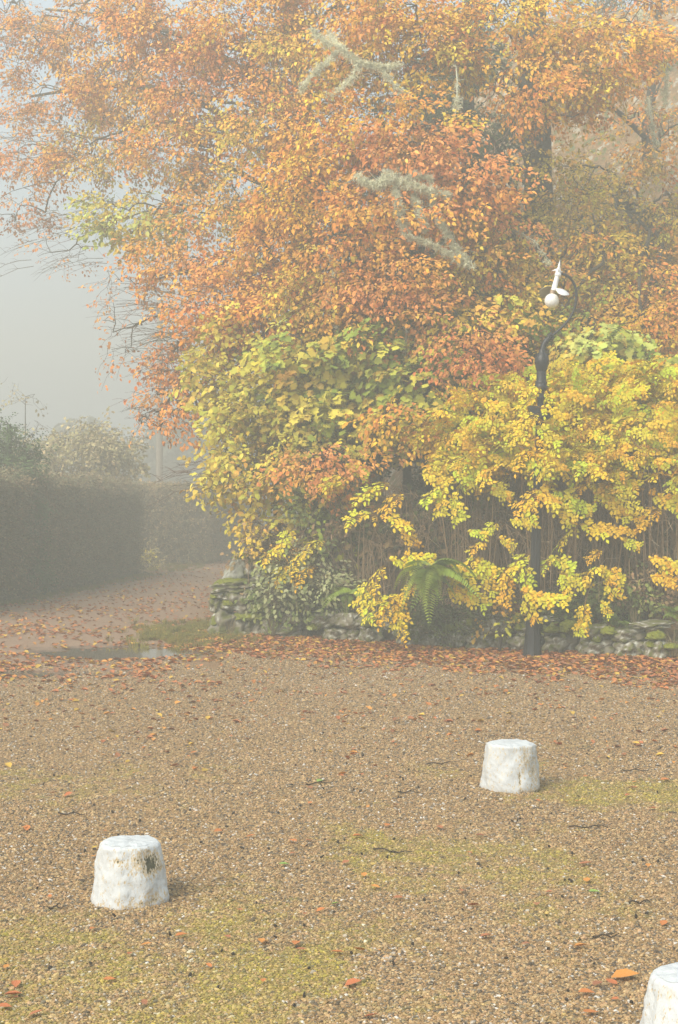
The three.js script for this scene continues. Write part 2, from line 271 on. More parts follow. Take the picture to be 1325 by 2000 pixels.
// ------------------------------------------------------------------ bank and hillside
const bankY = (x, D) => {
  const u = D - wallD(x) - 0.15, e = sstep(-1.5, -0.7, x);
  let h = 0.28 * sstep(0, 0.3, u) + 0.16 * Math.max(0, Math.min(u, 3)) + 0.1 * n2(x * 0.9, D * 0.9) * sstep(0.2, 2, u);
  h += 0.86 * Math.max(0, u - 3) * sstep(-1.2, 3.2, x - 0.02 * (D - 20)) * 1.0;
  h = h * e - 0.25 * (1 - e); if (h > 12) h = 12 + (h - 12) * 0.1;
  return h + 0.25 * n2(x * 0.3 + 20, D * 0.3) * sstep(4, 9, u) * e;
};
{
  const map = dataTex(1024, 1024, (i, j) => {
    const a = n2(i * 0.009, j * 0.009), b = n2(i * 0.06 + 7, j * 0.06), c = n2(i * 0.4, j * 0.4 + 3), d = n2(i * 0.02 + 30, j * 0.02);
    let k = mix([0.15, 0.10, 0.05], [0.40, 0.24, 0.11], 0.5 + 0.3 * a + 0.35 * b); k = mix(k, [0.13, 0.14, 0.05], sstep(0.15, 0.5, d * 0.6 + b * 0.3)); k = mix(k, [0.42, 0.38, 0.29], sstep(0.3, 0.5, -d * 0.55 + a * 0.3 + b * 0.25)); const s = 1 + 0.45 * c; return [k[0] * s, k[1] * s, k[2] * s];
  }, true);
  const pos = [], uv = [], idx = [], nx = 110, nd = 90;
  for (let j = 0; j <= nd; j++) for (let i = 0; i <= nx; i++) { const x = -1.8 + 24 * Math.pow(i / nx, 1.5), D = wallD(Math.min(x, 8)) + 0.12 + 42 * Math.pow(j / nd, 1.7); pos.push(x, bankY(Math.min(x, 12), D), -D); uv.push(x / 5, D / 5); }
  for (let j = 0; j < nd; j++) for (let i = 0; i < nx; i++) { const a = j * (nx + 1) + i; idx.push(a, a + 1, a + nx + 1, a + 1, a + nx + 2, a + nx + 1); }
  const g = new THREE.BufferGeometry(); g.setAttribute('position', new THREE.Float32BufferAttribute(pos, 3)); g.setAttribute('uv', new THREE.Float32BufferAttribute(uv, 2)); g.setIndex(idx); g.computeVertexNormals();
  structure('hillside', g, new THREE.MeshStandardMaterial({ map, bumpMap: map, bumpScale: 0.05, roughness: 1 }));
}

// ------------------------------------------------------------------ stone pier and wall
function stoneGeo(seg, seed) {
  const g = new THREE.BoxGeometry(1, 1, 1, seg, seg, seg), p = g.attributes.position, v = V(), col = [], n = V();
  for (let i = 0; i < p.count; i++) {
    v.fromBufferAttribute(p, i).multiplyScalar(2);
    const e = 5, r = Math.pow(Math.pow(Math.abs(v.x), e) + Math.pow(Math.abs(v.y), e) + Math.pow(Math.abs(v.z), e), -1 / e) * Math.max(Math.abs(v.x), Math.abs(v.y), Math.abs(v.z));
    n.copy(v).normalize(); v.multiplyScalar(r * 0.5);
    const d = 0.14 * n3(n.x * 1.4 + seed, n.y * 1.1, n.z * 1.4) + 0.035 * n3(n.x * 4, n.y * 3 + seed, n.z * 4) + 0.01 * n3(n.x * 11, n.y * 8, n.z * 11 + seed);
    v.addScaledVector(n, d); p.setXYZ(i, v.x, v.y, v.z);
    const f = n3(v.x * 3 + seed, v.y * 1.6, v.z * 3) + 0.28 * Math.sin(seed * 7), h = 0.6 * n3(v.x * 8, v.y * 4, v.z * 8 + seed) + 0.4 * n3(v.x * 19, v.y * 9, v.z * 19 + seed);
    let c = mix([0.17, 0.15, 0.105], [0.30, 0.27, 0.20], 0.5 + 0.5 * h); c = mix(c, [0.12, 0.125, 0.03], sstep(-0.15, 0.25, f + 0.4 * h)); c = mix(c, [0.52, 0.53, 0.46], sstep(0.5, 0.75, -f * 0.8 + 0.5 * h)); col.push(...c);
  }
  g.setAttribute('color', new THREE.Float32BufferAttribute(col, 3)); g.deleteAttribute('normal'); g.deleteAttribute('uv');
  const k = toCreasedNormals(g, 0.9); return k;
}
const stoneMat = new THREE.MeshStandardMaterial({ vertexColors: true, roughness: 0.95 });
const bigStones = [0, 1, 2, 3, 4, 5, 6, 7].map((k) => stoneGeo(20, 3.3 * k)), smallStones = [0, 1, 2, 3, 4, 5].map((k) => stoneGeo(13, 40 + 2.7 * k));
function cushion(w, h, d, seed) {
  const g = new THREE.SphereGeometry(0.5, 40, 20), p = g.attributes.position, c = [];
  for (let i = 0; i < p.count; i++) {
    let x = p.getX(i), y = p.getY(i), z = p.getZ(i); const s = 1 + 0.16 * n3(x * 4 + seed, y * 4, z * 4) + 0.13 * n3(x * 13 + seed, y * 13, z * 13) + 0.1 * n3(x * 30 + seed, y * 30, z * 30);
    if (y < 0) y *= 0.35; p.setXYZ(i, x * s * w, y * s * h * 2, z * s * d);
    const k = 0.5 + 0.5 * n3(x * 9 + seed, y * 9, z * 9); c.push(...mix([0.10, 0.12, 0.012], [0.25, 0.26, 0.02], k));
  }
  g.setAttribute('color', new THREE.Float32BufferAttribute(c, 3)); g.computeVertexNormals(); return g;
}
const DW = 17.8;
{
  const P0 = at(455, 1240, DW), pier = thing('gate_pier', 'mossy dry stone end pier topped by a pale pointed stone', 'pier', V(P0.x, 0, -DW));
  const k = DW / FOCAL, put = (px, py, w, h, dz, dd, gi, rz = 0, tint) => { const m = part('stone', bigStones[gi % 8], stoneMat, pier); m.position.set((px - 455) * k, EYE + (990 - py) * k, dz); m.scale.set(w * k, h * k, dd); m.rotation.set(0, 0.25 * Math.sin(px), rz); return m; };
  put(446, 1222, 60, 55, 0.05, 0.5, 0); put(500, 1222, 62, 52, 0.0, 0.5, 1, 0.03); put(458, 1240, 80, 30, 0.06, 0.5, 2); put(428, 1180, 34, 30, 0.0, 0.42, 3, -0.1); put(470, 1172, 62, 44, 0.05, 0.5, 4, 0.04); put(515, 1180, 42, 40, 0.0, 0.4, 5);
  put(452, 1148, 64, 20, 0.03, 0.5, 6, 0.05); put(498, 1150, 46, 24, 0.0, 0.45, 7); put(440, 1162, 34, 16, 0.12, 0.3, 1, -0.2); put(478, 1140, 70, 16, 0.0, 0.5, 2, -0.02);
  put(492, 1108, 50, 38, -0.06, 0.4, 4, 0.1); put(510, 1130, 46, 22, -0.05, 0.4, 0);
  const cap = part('cap_stone', (() => {
    const g = stoneGeo(18, 71.3), p = g.attributes.position;
    for (let q = 0; q < p.count; q++) { const x = p.getX(q), y = p.getY(q) + 0.5, z = p.getZ(q); p.setXYZ(q, 0.3 * (x * (1 - 0.62 * y) + 0.17 * y), 0.27 * y, 0.26 * z * (1 - 0.35 * y)); }
    const c = g.attributes.color; for (let q = 0; q < c.count; q++) { const f = n3(p.getX(q) * 14, p.getY(q) * 14, p.getZ(q) * 14); const k2 = mix([0.30, 0.31, 0.265], [0.40, 0.41, 0.36], 0.5 + 0.5 * f); c.setXYZ(q, ...mix(k2, [c.getX(q), c.getY(q), c.getZ(q)], 0.3)); }
    g.deleteAttribute('normal'); return toCreasedNormals(g, 0.7);
  })(), stoneMat, pier);
  cap.position.set((459 - 455) * k, EYE + (990 - 1130) * k, 0.05); cap.userData.label = 'pale pointed stone set on top';
  const mc = (px, py, w, h, d, z, s) => { const m = part('moss_cushion', cushion(w * k, h * k, d, s), M.moss, pier); m.position.set((px - 455) * k, EYE + (990 - py) * k, z); };
  mc(480, 1090, 52, 9, 0.3, 0, 1); mc(460, 1137, 62, 10, 0.34, 0.1, 4); mc(490, 1205, 70, 14, 0.3, 0.18, 7); mc(425, 1165, 24, 10, 0.3, 0.12, 9); mc(452, 1178, 30, 16, 0.2, 0.2, 13); mc(495, 1098, 40, 10, 0.3, 0.02, 17); mc(440, 1140, 40, 9, 0.3, 0.12, 19); mc(486, 1168, 44, 16, 0.22, 0.2, 23); mc(424, 1215, 18, 18, 0.25, 0.16, 29); mc(505, 1190, 36, 12, 0.25, 0.18, 31);
}
{
  const wall = thing('dry_stone_wall', 'low mossy dry stone wall along the foot of the shrubs', 'wall', V(0, 0, -17));
  let row = 0;
  for (const [y0, hh] of [[0.0, 0.2], [0.18, 0.17], [0.33, 0.08]]) {
    let x = -0.95 + 0.1 * row; row++;
    while (x < 4.6) {
      const w = rr(0.15, 0.4), h = hh * rr(0.75, 1.1), skip = R() < (row === 3 ? 0.6 : 0.08);
      if (!skip) { const m = part('stone', smallStones[Math.floor(R() * 6)], stoneMat, wall); const xc = x + w / 2, D = wallD(xc); m.position.set(xc, y0 + h * 0.45, -(D - 17) + 0.05 + rr(-0.05, 0.05) - y0 * 0.2); m.scale.set(w * 0.95, h * 1.0, rr(0.24, 0.34)); m.rotation.set(rr(-0.1, 0.1), 0.55 + rr(-0.15, 0.15), rr(-0.12, 0.12)); }
      x += w * 0.97;
    }
  }
  for (let k = 0; k < 24; k++) { const x = rr(-0.7, 4.4), m = part('moss_cushion', cushion(rr(0.08, 0.22), rr(0.04, 0.08), rr(0.1, 0.2), k + 30), M.moss, wall); m.position.set(x, rr(0.14, 0.36), -(wallD(x) - 17) + 0.14); }
}

// ------------------------------------------------------------------ leaves
const grey = (b) => [b, b, b];
function beechSpray(seed, n = 20, len = 0.44, leafL = 0.057, leafW = 0.037, lobes = 0) {      // a twig in the xz plane, pointing along +x; leaf colours are multipliers
  const r = rngOf(seed), g = new GB(), a = (x, y) => x + (y - x) * r(), tw = [0.16, 0.1, 0.06], pts = [], rad = [];
  for (let k = 0; k <= 5; k++) { const t = k / 5; pts.push(V(len * t, -0.06 * t * t + 0.015 * Math.sin(k * 2 + seed), 0.03 * Math.sin(k * 1.3 + seed))); rad.push(lerp(0.0032, 0.0012, t)); }
  g.tube(pts, rad, 3, tw);
  for (let k = 0; k < n; k++) {
    const t = a(0.08, 1), s = k % 2 ? 1 : -1, off = a(0, 0.14) * (1 - t * 0.4);
    const b = V(len * t + off * 0.6, -0.06 * t * t + a(-0.03, 0.03), s * off), d = V(a(0.3, 1), a(-0.55, 0.1), s * a(0.2, 0.9)), nn = V(a(-0.5, 0.5), 1, a(-0.5, 0.5)).normalize();
    const c = a(0.72, 1.22), h = a(-0.1, 0.1), q = a(0.6, 1.35); g.leaf(b, d, nn, leafL * q, leafW * q, [c, c * (1 + h), c], a(0.02, 0.2), a(-0.1, 0.3), lobes);
  }
  return g.build();
}
const SP = {
  beech: [11, 12, 13, 14].map((s) => beechSpray(s)),
  thin: [21, 22].map((s) => beechSpray(s, 8, 0.5)),
  broad: [31, 32, 33].map((s) => beechSpray(s, 13, 0.4, 0.088, 0.092, 1)),
  hazel: [41, 42, 43].map((s) => beechSpray(s, 15, 0.4, 0.066, 0.052)),
  ever: [51, 52].map((s) => beechSpray(s, 20, 0.36, 0.058, 0.03)),
  fine: [61, 62].map((s) => beechSpray(s, 12, 0.22, 0.045, 0.03)),
};
const PAL = {
  OR: [[0.799, 0.338, 0.05], [0.756, 0.278, 0.05], [0.842, 0.427, 0.045], [0.67, 0.288, 0.06], [0.734, 0.377, 0.05], [0.778, 0.418, 0.05]],
  SA: [[0.799, 0.328, 0.085], [0.734, 0.278, 0.07], [0.821, 0.397, 0.08], [0.67, 0.288, 0.07]],
  YE: [[0.825, 0.5, 0.025], [0.775, 0.413, 0.03], [0.725, 0.525, 0.04], [0.75, 0.3, 0.04]],
  OG: [[0.648, 0.486, 0.05], [0.562, 0.464, 0.04], [0.756, 0.518, 0.05], [0.713, 0.41, 0.06]],
  YG: [[0.665, 0.575, 0.0672], [0.544, 0.514, 0.056], [0.756, 0.635, 0.0784], [0.635, 0.454, 0.0672]],
  GR: [[0.324, 0.367, 0.04], [0.259, 0.324, 0.035], [0.432, 0.443, 0.045], [0.562, 0.508, 0.055], [0.605, 0.432, 0.05]],
  PG: [[0.468, 0.52, 0.104], [0.546, 0.572, 0.125], [0.65, 0.546, 0.0936]],
  RU: [[0.66, 0.24, 0.06], [0.60, 0.20, 0.05], [0.66, 0.30, 0.06]],
  DK: [[0.085, 0.115, 0.035], [0.07, 0.09, 0.03], [0.10, 0.12, 0.04]],
  YL: [[0.88, 0.66, 0.02], [0.86, 0.63, 0.025], [0.88, 0.57, 0.023], [0.74, 0.67, 0.03]],
  HE: [[0.22, 0.20, 0.11], [0.26, 0.21, 0.12], [0.20, 0.20, 0.11], [0.28, 0.20, 0.11]], HB: [[0.38, 0.29, 0.14], [0.3, 0.26, 0.13], [0.42, 0.29, 0.15], [0.26, 0.22, 0.11]],
  CF: [[0.09, 0.15, 0.06], [0.12, 0.19, 0.07]], PY: [[0.5, 0.43, 0.2], [0.42, 0.36, 0.17], [0.55, 0.45, 0.22]],
};
const BARK = [0.085, 0.068, 0.045];
function grow(gb, root, pts, r0, col, sides = 4) {            // joins points into a branching limb that leaves from root
  const nodes = [{ p: root, par: -1, path: 0, w: 0 }];
  pts.sort((a, b) => a.distanceToSquared(root) - b.distanceToSquared(root));
  for (const p of pts) {
    let best = 0, bd = 1e9;
    for (let k = 0; k < nodes.length; k++) { const d = nodes[k].p.distanceTo(p), c = d + 0.22 * nodes[k].path; if (c < bd && d > 0.02) { bd = c; best = k; } }
    nodes.push({ p, par: best, path: nodes[best].path + nodes[best].p.distanceTo(p), w: 1 });
  }
  for (let k = nodes.length - 1; k > 0; k--) nodes[nodes[k].par].w += nodes[k].w;
  for (let k = 1; k < nodes.length; k++) {
    const a = nodes[nodes[k].par].p, b = nodes[k].p, L = a.distanceTo(b), rb = r0 * Math.pow(nodes[k].w, 0.5), ra = Math.min(r0 * Math.pow(nodes[nodes[k].par].w, 0.5), rb * 1.35);
    const m = a.clone().lerp(b, 0.5).add(V(gauss() * 0.06 * L, 0.06 * L + gauss() * 0.05 * L, gauss() * 0.06 * L)), f = rr(0.75, 1.25), c = [col[0] * f, col[1] * f, col[2] * f];
    gb.tube([a, m, b], [ra, (ra + rb) / 2, rb], rb > 0.02 ? 7 : sides, c);
  }
  return nodes;
}
const UPY = V(0, 1, 0);
function sprayMatrix(p, out, tilt, s) {                      // spray pointing along out, its upper side tilted
  const x = out.clone().normalize(), y = V(gauss() * tilt - 0.35, 0.8, gauss() * tilt + 0.75).normalize(), z = x.clone().cross(y).normalize(); y.copy(z).cross(x);
  return new THREE.Matrix4().makeBasis(x.multiplyScalar(s), y.multiplyScalar(s), z.multiplyScalar(s)).setPosition(p);
}
function instanced(name, geo, mat, list, parent) {           // list of [matrix, colour]
  const im = shade(new THREE.InstancedMesh(geo, mat, list.length)); im.name = name; im.userData.kind = 'stuff';
  list.forEach(([m, c], k) => { im.setMatrixAt(k, m); im.setColorAt(k, C(...c)); }); parent.add(im); return im;
}
// One leafy bough: a branching limb and the sprays of leaves it carries.
function bough(tree, from, c, rad, pals, kind, dens, opt = {}) {
  const gb = new GB(), pts = [], base = tree.position, n = Math.round((opt.nodes ?? 46) * Math.min(1, Math.max(0.3, opt.fill ?? 1)));
  const inEll = () => { let v; do v = V(rr(-1, 1), rr(-1, 1), rr(-1, 1)); while (v.lengthSq() > 1); return v; };
  for (let k = 0; k < n; k++) { const v = inEll(); pts.push(V(c.x + v.x * rad.x, c.y + v.y * rad.y, c.z + v.z * rad.z)); }
  const steps = Math.max(1, Math.round(from.distanceTo(c) / 0.6));
  for (let k = 1; k <= steps; k++) { const t = k / (steps + 0.6), q = from.clone().lerp(c, t); q.y += 0.28 * Math.sin(t * Math.PI) * from.distanceTo(c) * 0.5; q.x += gauss() * 0.1; q.z += gauss() * 0.1; pts.push(q); }
  const nodes = grow(gb, from, pts, opt.r ?? 0.0034, opt.bark ?? BARK).slice(1);
  const limb = part('bough', gb.build().translate(-base.x, -base.y, -base.z), M.twig, tree);
  const lists = kind.map(() => []), nS = Math.round(dens), tips = nodes.filter((q) => q.w <= 3 && Math.hypot((q.p.x - c.x) / rad.x, (q.p.y - c.y) / rad.y, (q.p.z - c.z) / rad.z) < 1.02);
  for (let k = 0; k < nS; k++) {
    const nd = tips[Math.floor(R() * tips.length)]; if (!nd) break;
    const p = nd.p.clone().add(V(gauss() * 0.16, gauss() * 0.12, gauss() * 0.16)), out = p.clone().sub(c); out.y *= 0.35; out.y -= opt.droop ?? 0.25; out.add(V(gauss() * 0.6, gauss() * 0.35, gauss() * 0.6)).normalize();
    const f = n3(p.x * 1.1, p.y * 1.1, p.z * 1.1) * 0.6 + gauss() * 0.35 + 0.5, pal = PAL[pals[Math.min(pals.length - 1, Math.max(0, Math.floor(f * pals.length)))]], q = pal[Math.floor(R() * pal.length)], b = rr(0.8, 1.15);
    lists[k % kind.length].push([sprayMatrix(p.sub(base), out, opt.tilt ?? 0.55, rr(0.8, 1.15) * (opt.size ?? 1)), [q[0] * b, q[1] * b, q[2] * b]]);
  }
  lists.forEach((l, k) => l.length && instanced('leaves', kind[k], opt.mat ?? M.leaf, l, limb));
  return limb;
}
const barkMap = dataTex(256, 512, (i, j) => { const u = i / 256 * 6.283, a = n3(Math.cos(u) * 4, Math.sin(u) * 4, j * 0.012), b = n3(Math.cos(u) * 13, Math.sin(u) * 13, j * 0.04), v = 0.5 + 0.3 * a + 0.3 * b; return [v, v, v]; });
const barkMat = new THREE.MeshStandardMaterial({ vertexColors: true, bumpMap: barkMap, bumpScale: 0.03, roughness: 0.95 });
function trunk(tree, pts, rad, col) {
  const cur = new THREE.CatmullRomCurve3(pts), P = cur.getPoints(40), rs = P.map((_, k) => { const t = k / 40 * (rad.length - 1), i = Math.min(rad.length - 2, Math.floor(t)); return lerp(rad[i], rad[i + 1], t - i); });
  const gb = new GB(); gb.tube(P.map((p) => p.clone().sub(tree.position)), rs, 18, () => { const f = rr(0.85, 1.15); return [col[0] * f, col[1] * f, col[2] * f * 0.95]; }, 0.14);
  part('trunk', gb.build(), barkMat, tree); return cur;
}
// lobes: [px, py, half width px, half height px, distance, palettes, sprays per unit]
function dress(tree, cur, lobes, kind, opt = {}) {
  for (const [px, py, rx, ry, D0, pals, q = 1, k2] of lobes) {
    const D = D0 + (opt.back ?? 0) * sstep(480, 60, px), c = at(px, py, D), s = D / FOCAL, rad = V(rx * s, ry * s, opt.depth ?? 0.75);
    let from = cur.getPoint(0.5), bd = 1e9;
    for (let k = 0; k <= 20; k++) { const p = cur.getPoint(0.25 + 0.75 * k / 20), d = p.distanceTo(c) + Math.max(0, p.y - c.y + 0.3) * 1.2; if (d < bd) { bd = d; from = p; } }
    bough(tree, from, c, rad, pals, k2 ?? kind, q * (opt.dens ?? 1) * rx * ry * 0.0265, { ...opt, fill: q });
  }
}
const onBank = (x, D) => Math.max(bankY(x, D), -0.05);

// beech at the right, its trunk behind the lamp
{
  const D = 21, b = at(1050, 990, D), t = thing('beech_tree', 'big orange and gold beech whose dark trunk stands behind the lamp', 'tree', V(b.x, onBank(b.x, D) - 0.1, -D));
  const cur = trunk(t, [t.position.clone(), at(1052, 600, D), at(1052, 420, D), at(1046, 260, D), at(1038, 120, D), at(1046, -60, D), at(1040, -220, D)], [0.34, 0.24, 0.21, 0.21, 0.2, 0.16, 0.1], [0.075, 0.06, 0.045]);
  dress(t, cur, [
    [980, 50, 120, 70, 19, ['YE']], [1150, 100, 110, 80, 19.5, ['OR', 'YE']], [815, 100, 75, 75, 19, ['OR', 'YE']], [1035, 165, 70, 50, 18.4, ['OR', 'YE']], [915, 120, 40, 40, 19.2, ['OG', 'YE'], 0.6], [760, 40, 100, 70, 19.2, ['YE', 'OR']], [1240, 50, 90, 70, 20.5, ['OR'], 0.7],
    [700, 130, 80, 60, 19, ['OR', 'OG'], 0.7], [770, 250, 110, 60, 18.2, ['OR', 'YE']], [790, 310, 100, 50, 17.8, ['SA']], [930, 345, 90, 40, 17.6, ['SA'], 0.8], [870, 400, 110, 55, 17.6, ['SA', 'OR'], 0.8], [730, 440, 80, 70, 17.6, ['OR', 'YE']], [610, 380, 85, 75, 18.4, ['YE', 'OR']], [655, 270, 80, 70, 18.8, ['OR', 'YE']],
    [970, 440, 85, 50, 18.2, ['SA', 'OG'], 0.8], [770, 545, 110, 60, 17.5, ['OR', 'SA']], [910, 545, 95, 55, 18, ['OR', 'OG']], [650, 560, 90, 70, 18, ['OR', 'OG']], [935, 690, 65, 60, 16.9, ['RU']], [880, 620, 70, 40, 17.2, ['SA', 'OG'], 0.8], [780, 810, 55, 32, 16.7, ['OR', 'YE']], [640, 895, 80, 30, 17, ['SA', 'OR']], [700, 640, 80, 40, 17.6, ['OR', 'OG'], 0.7], [1010, 610, 60, 50, 18.2, ['OR', 'OG'], 0.8],
    [1050, 300, 45, 50, 19.6, ['OG', 'OR'], 0.35], [1110, 180, 60, 60, 20, ['OR', 'OG'], 0.6], [990, 480, 50, 40, 19.5, ['OG'], 0.7],
  ], SP.beech);
  // lichened dead branches
  const lich = new THREE.MeshStandardMaterial({ vertexColors: true, roughness: 1 });
  const tuft = (seed) => { const r = rngOf(seed), g = new GB(); for (let k = 0; k < 16; k++) { const d = V(r() - 0.5, r() - 0.45, r() - 0.5).normalize(), m = d.clone().multiplyScalar(0.03 + 0.025 * r()).add(V((r() - 0.5) * 0.02, -0.006, (r() - 0.5) * 0.02)), c = 0.8 + 0.4 * r(); g.tube([V(0, 0, 0), m, m.clone().add(V((r() - 0.5) * 0.05, (r() - 0.6) * 0.05, (r() - 0.5) * 0.05))], [0.0026, 0.0022, 0.0008], 3, grey(c)); } return g.build(); };
  const tufts = [tuft(1), tuft(2)];
  const dead = (paths, D2, n, twig) => {
    for (const path of paths) {
      const gb = new GB(), list = [[], []];
      const cur2 = new THREE.CatmullRomCurve3(path.map(([x, y, dd = 0]) => at(x, y, D2 + dd))), P = cur2.getPoints(14);
      gb.tube(P.map((p) => p.clone().sub(t.position).add(V(gauss() * 0.012, gauss() * 0.012, 0))), P.map((_, k) => lerp(0.012, 0.003, k / 14)), 5, [0.42, 0.42, 0.30]);
      for (let k = 0; k < n * cur2.getLength(); k++) { const u = R(), w = 0.5 + 0.5 * n2(u * 7, path[0][0]), p = cur2.getPoint(u).sub(t.position).add(V(gauss() * 0.055 * w, gauss() * 0.05 * w - 0.012, gauss() * 0.05 * w)), f = rr(0.8, 1.15), s = rr(0.4, 1.25); list[k & 1].push([new THREE.Matrix4().compose(p, new THREE.Quaternion().setFromEuler(new THREE.Euler(R() * 6, R() * 6, R() * 6)), V(s, s, s)), [0.78 * f, 0.77 * f, 0.55 * f]]); }
      for (let k = 0; k < twig; k++) { const p = cur2.getPoint(rr(0.2, 1)), d = V(gauss(), gauss() * 0.7 - 0.1, gauss()).multiplyScalar(0.3); gb.tube([p, p.clone().addScaledVector(d, 0.5).add(V(0, 0.03, 0)), p.clone().add(d)].map((q) => q.sub(t.position)), [0.005, 0.003, 0.0015], 3, [0.42, 0.40, 0.28]); }
      const b2 = part('dead_branch', gb.build(), M.twig, t); b2.userData.label = 'dead branch crusted with pale lichen';
      list.forEach((l, k) => l.length && instanced('lichen', tufts[k], lich, l, b2));
    }
  };
  dead([[[770, 330, 1], [762, 350], [735, 362], [700, 348]], [[762, 350, 0.4], [800, 358], [840, 372], [880, 380]], [[770, 345, 0.5], [775, 385], [782, 425], [800, 460]], [[800, 360, 0.3], [820, 410], [832, 450]], [[840, 375, 0.3], [860, 430], [888, 480], [920, 520]], [[800, 460], [850, 480], [910, 515]], [[790, 350], [815, 340], [845, 352]], [[735, 362], [745, 350], [760, 333]]], 16.9, 150, 4);
  dead([[[640, 60, 1], [668, 95], [700, 120], [740, 130], [780, 128]], [[668, 95, 0.4], [640, 120], [610, 150], [590, 175]], [[700, 120], [690, 150], [665, 175], [640, 190]], [[650, 90], [625, 75], [610, 55]], [[740, 130], [765, 160], [800, 195]]], 18.2, 110, 4);
  dead([[[890, 130, 1], [893, 190], [890, 215]], [[730, 400, 0.5], [728, 460], [715, 500]], [[640, 480], [652, 540], [648, 590], [660, 640]], [[795, 640], [790, 700], [782, 760], [800, 790]], [[1000, 450, 0.5], [1040, 470], [1065, 500], [1080, 520]]], 17.3, 16, 3);
  dead([[[1290, 60, 1], [1296, 110], [1300, 160], [1298, 205]], [[1265, 190, 1], [1272, 240], [1280, 280]], [[1240, 20, 1], [1280, 50], [1320, 70]]], 20, 48, 5);
  // bare red brown shoots in front of the trunk
  const sh = new GB();
  for (let k = 0; k < 46; k++) { const p = at(rr(780, 1010), rr(250, 330), rr(17.2, 17.8)), d = V(rr(-0.05, 0.3), rr(0.1, 0.35), gauss() * 0.1); sh.tube([p, p.clone().addScaledVector(d, 0.5).add(V(0.03, -0.02, 0)), p.clone().add(d)].map((q) => q.sub(t.position)), [0.004, 0.003, 0.002], 3, [0.25, 0.16, 0.11]); }
  part('bare_shoots', sh.build(), M.twig, t, 'stuff');
}
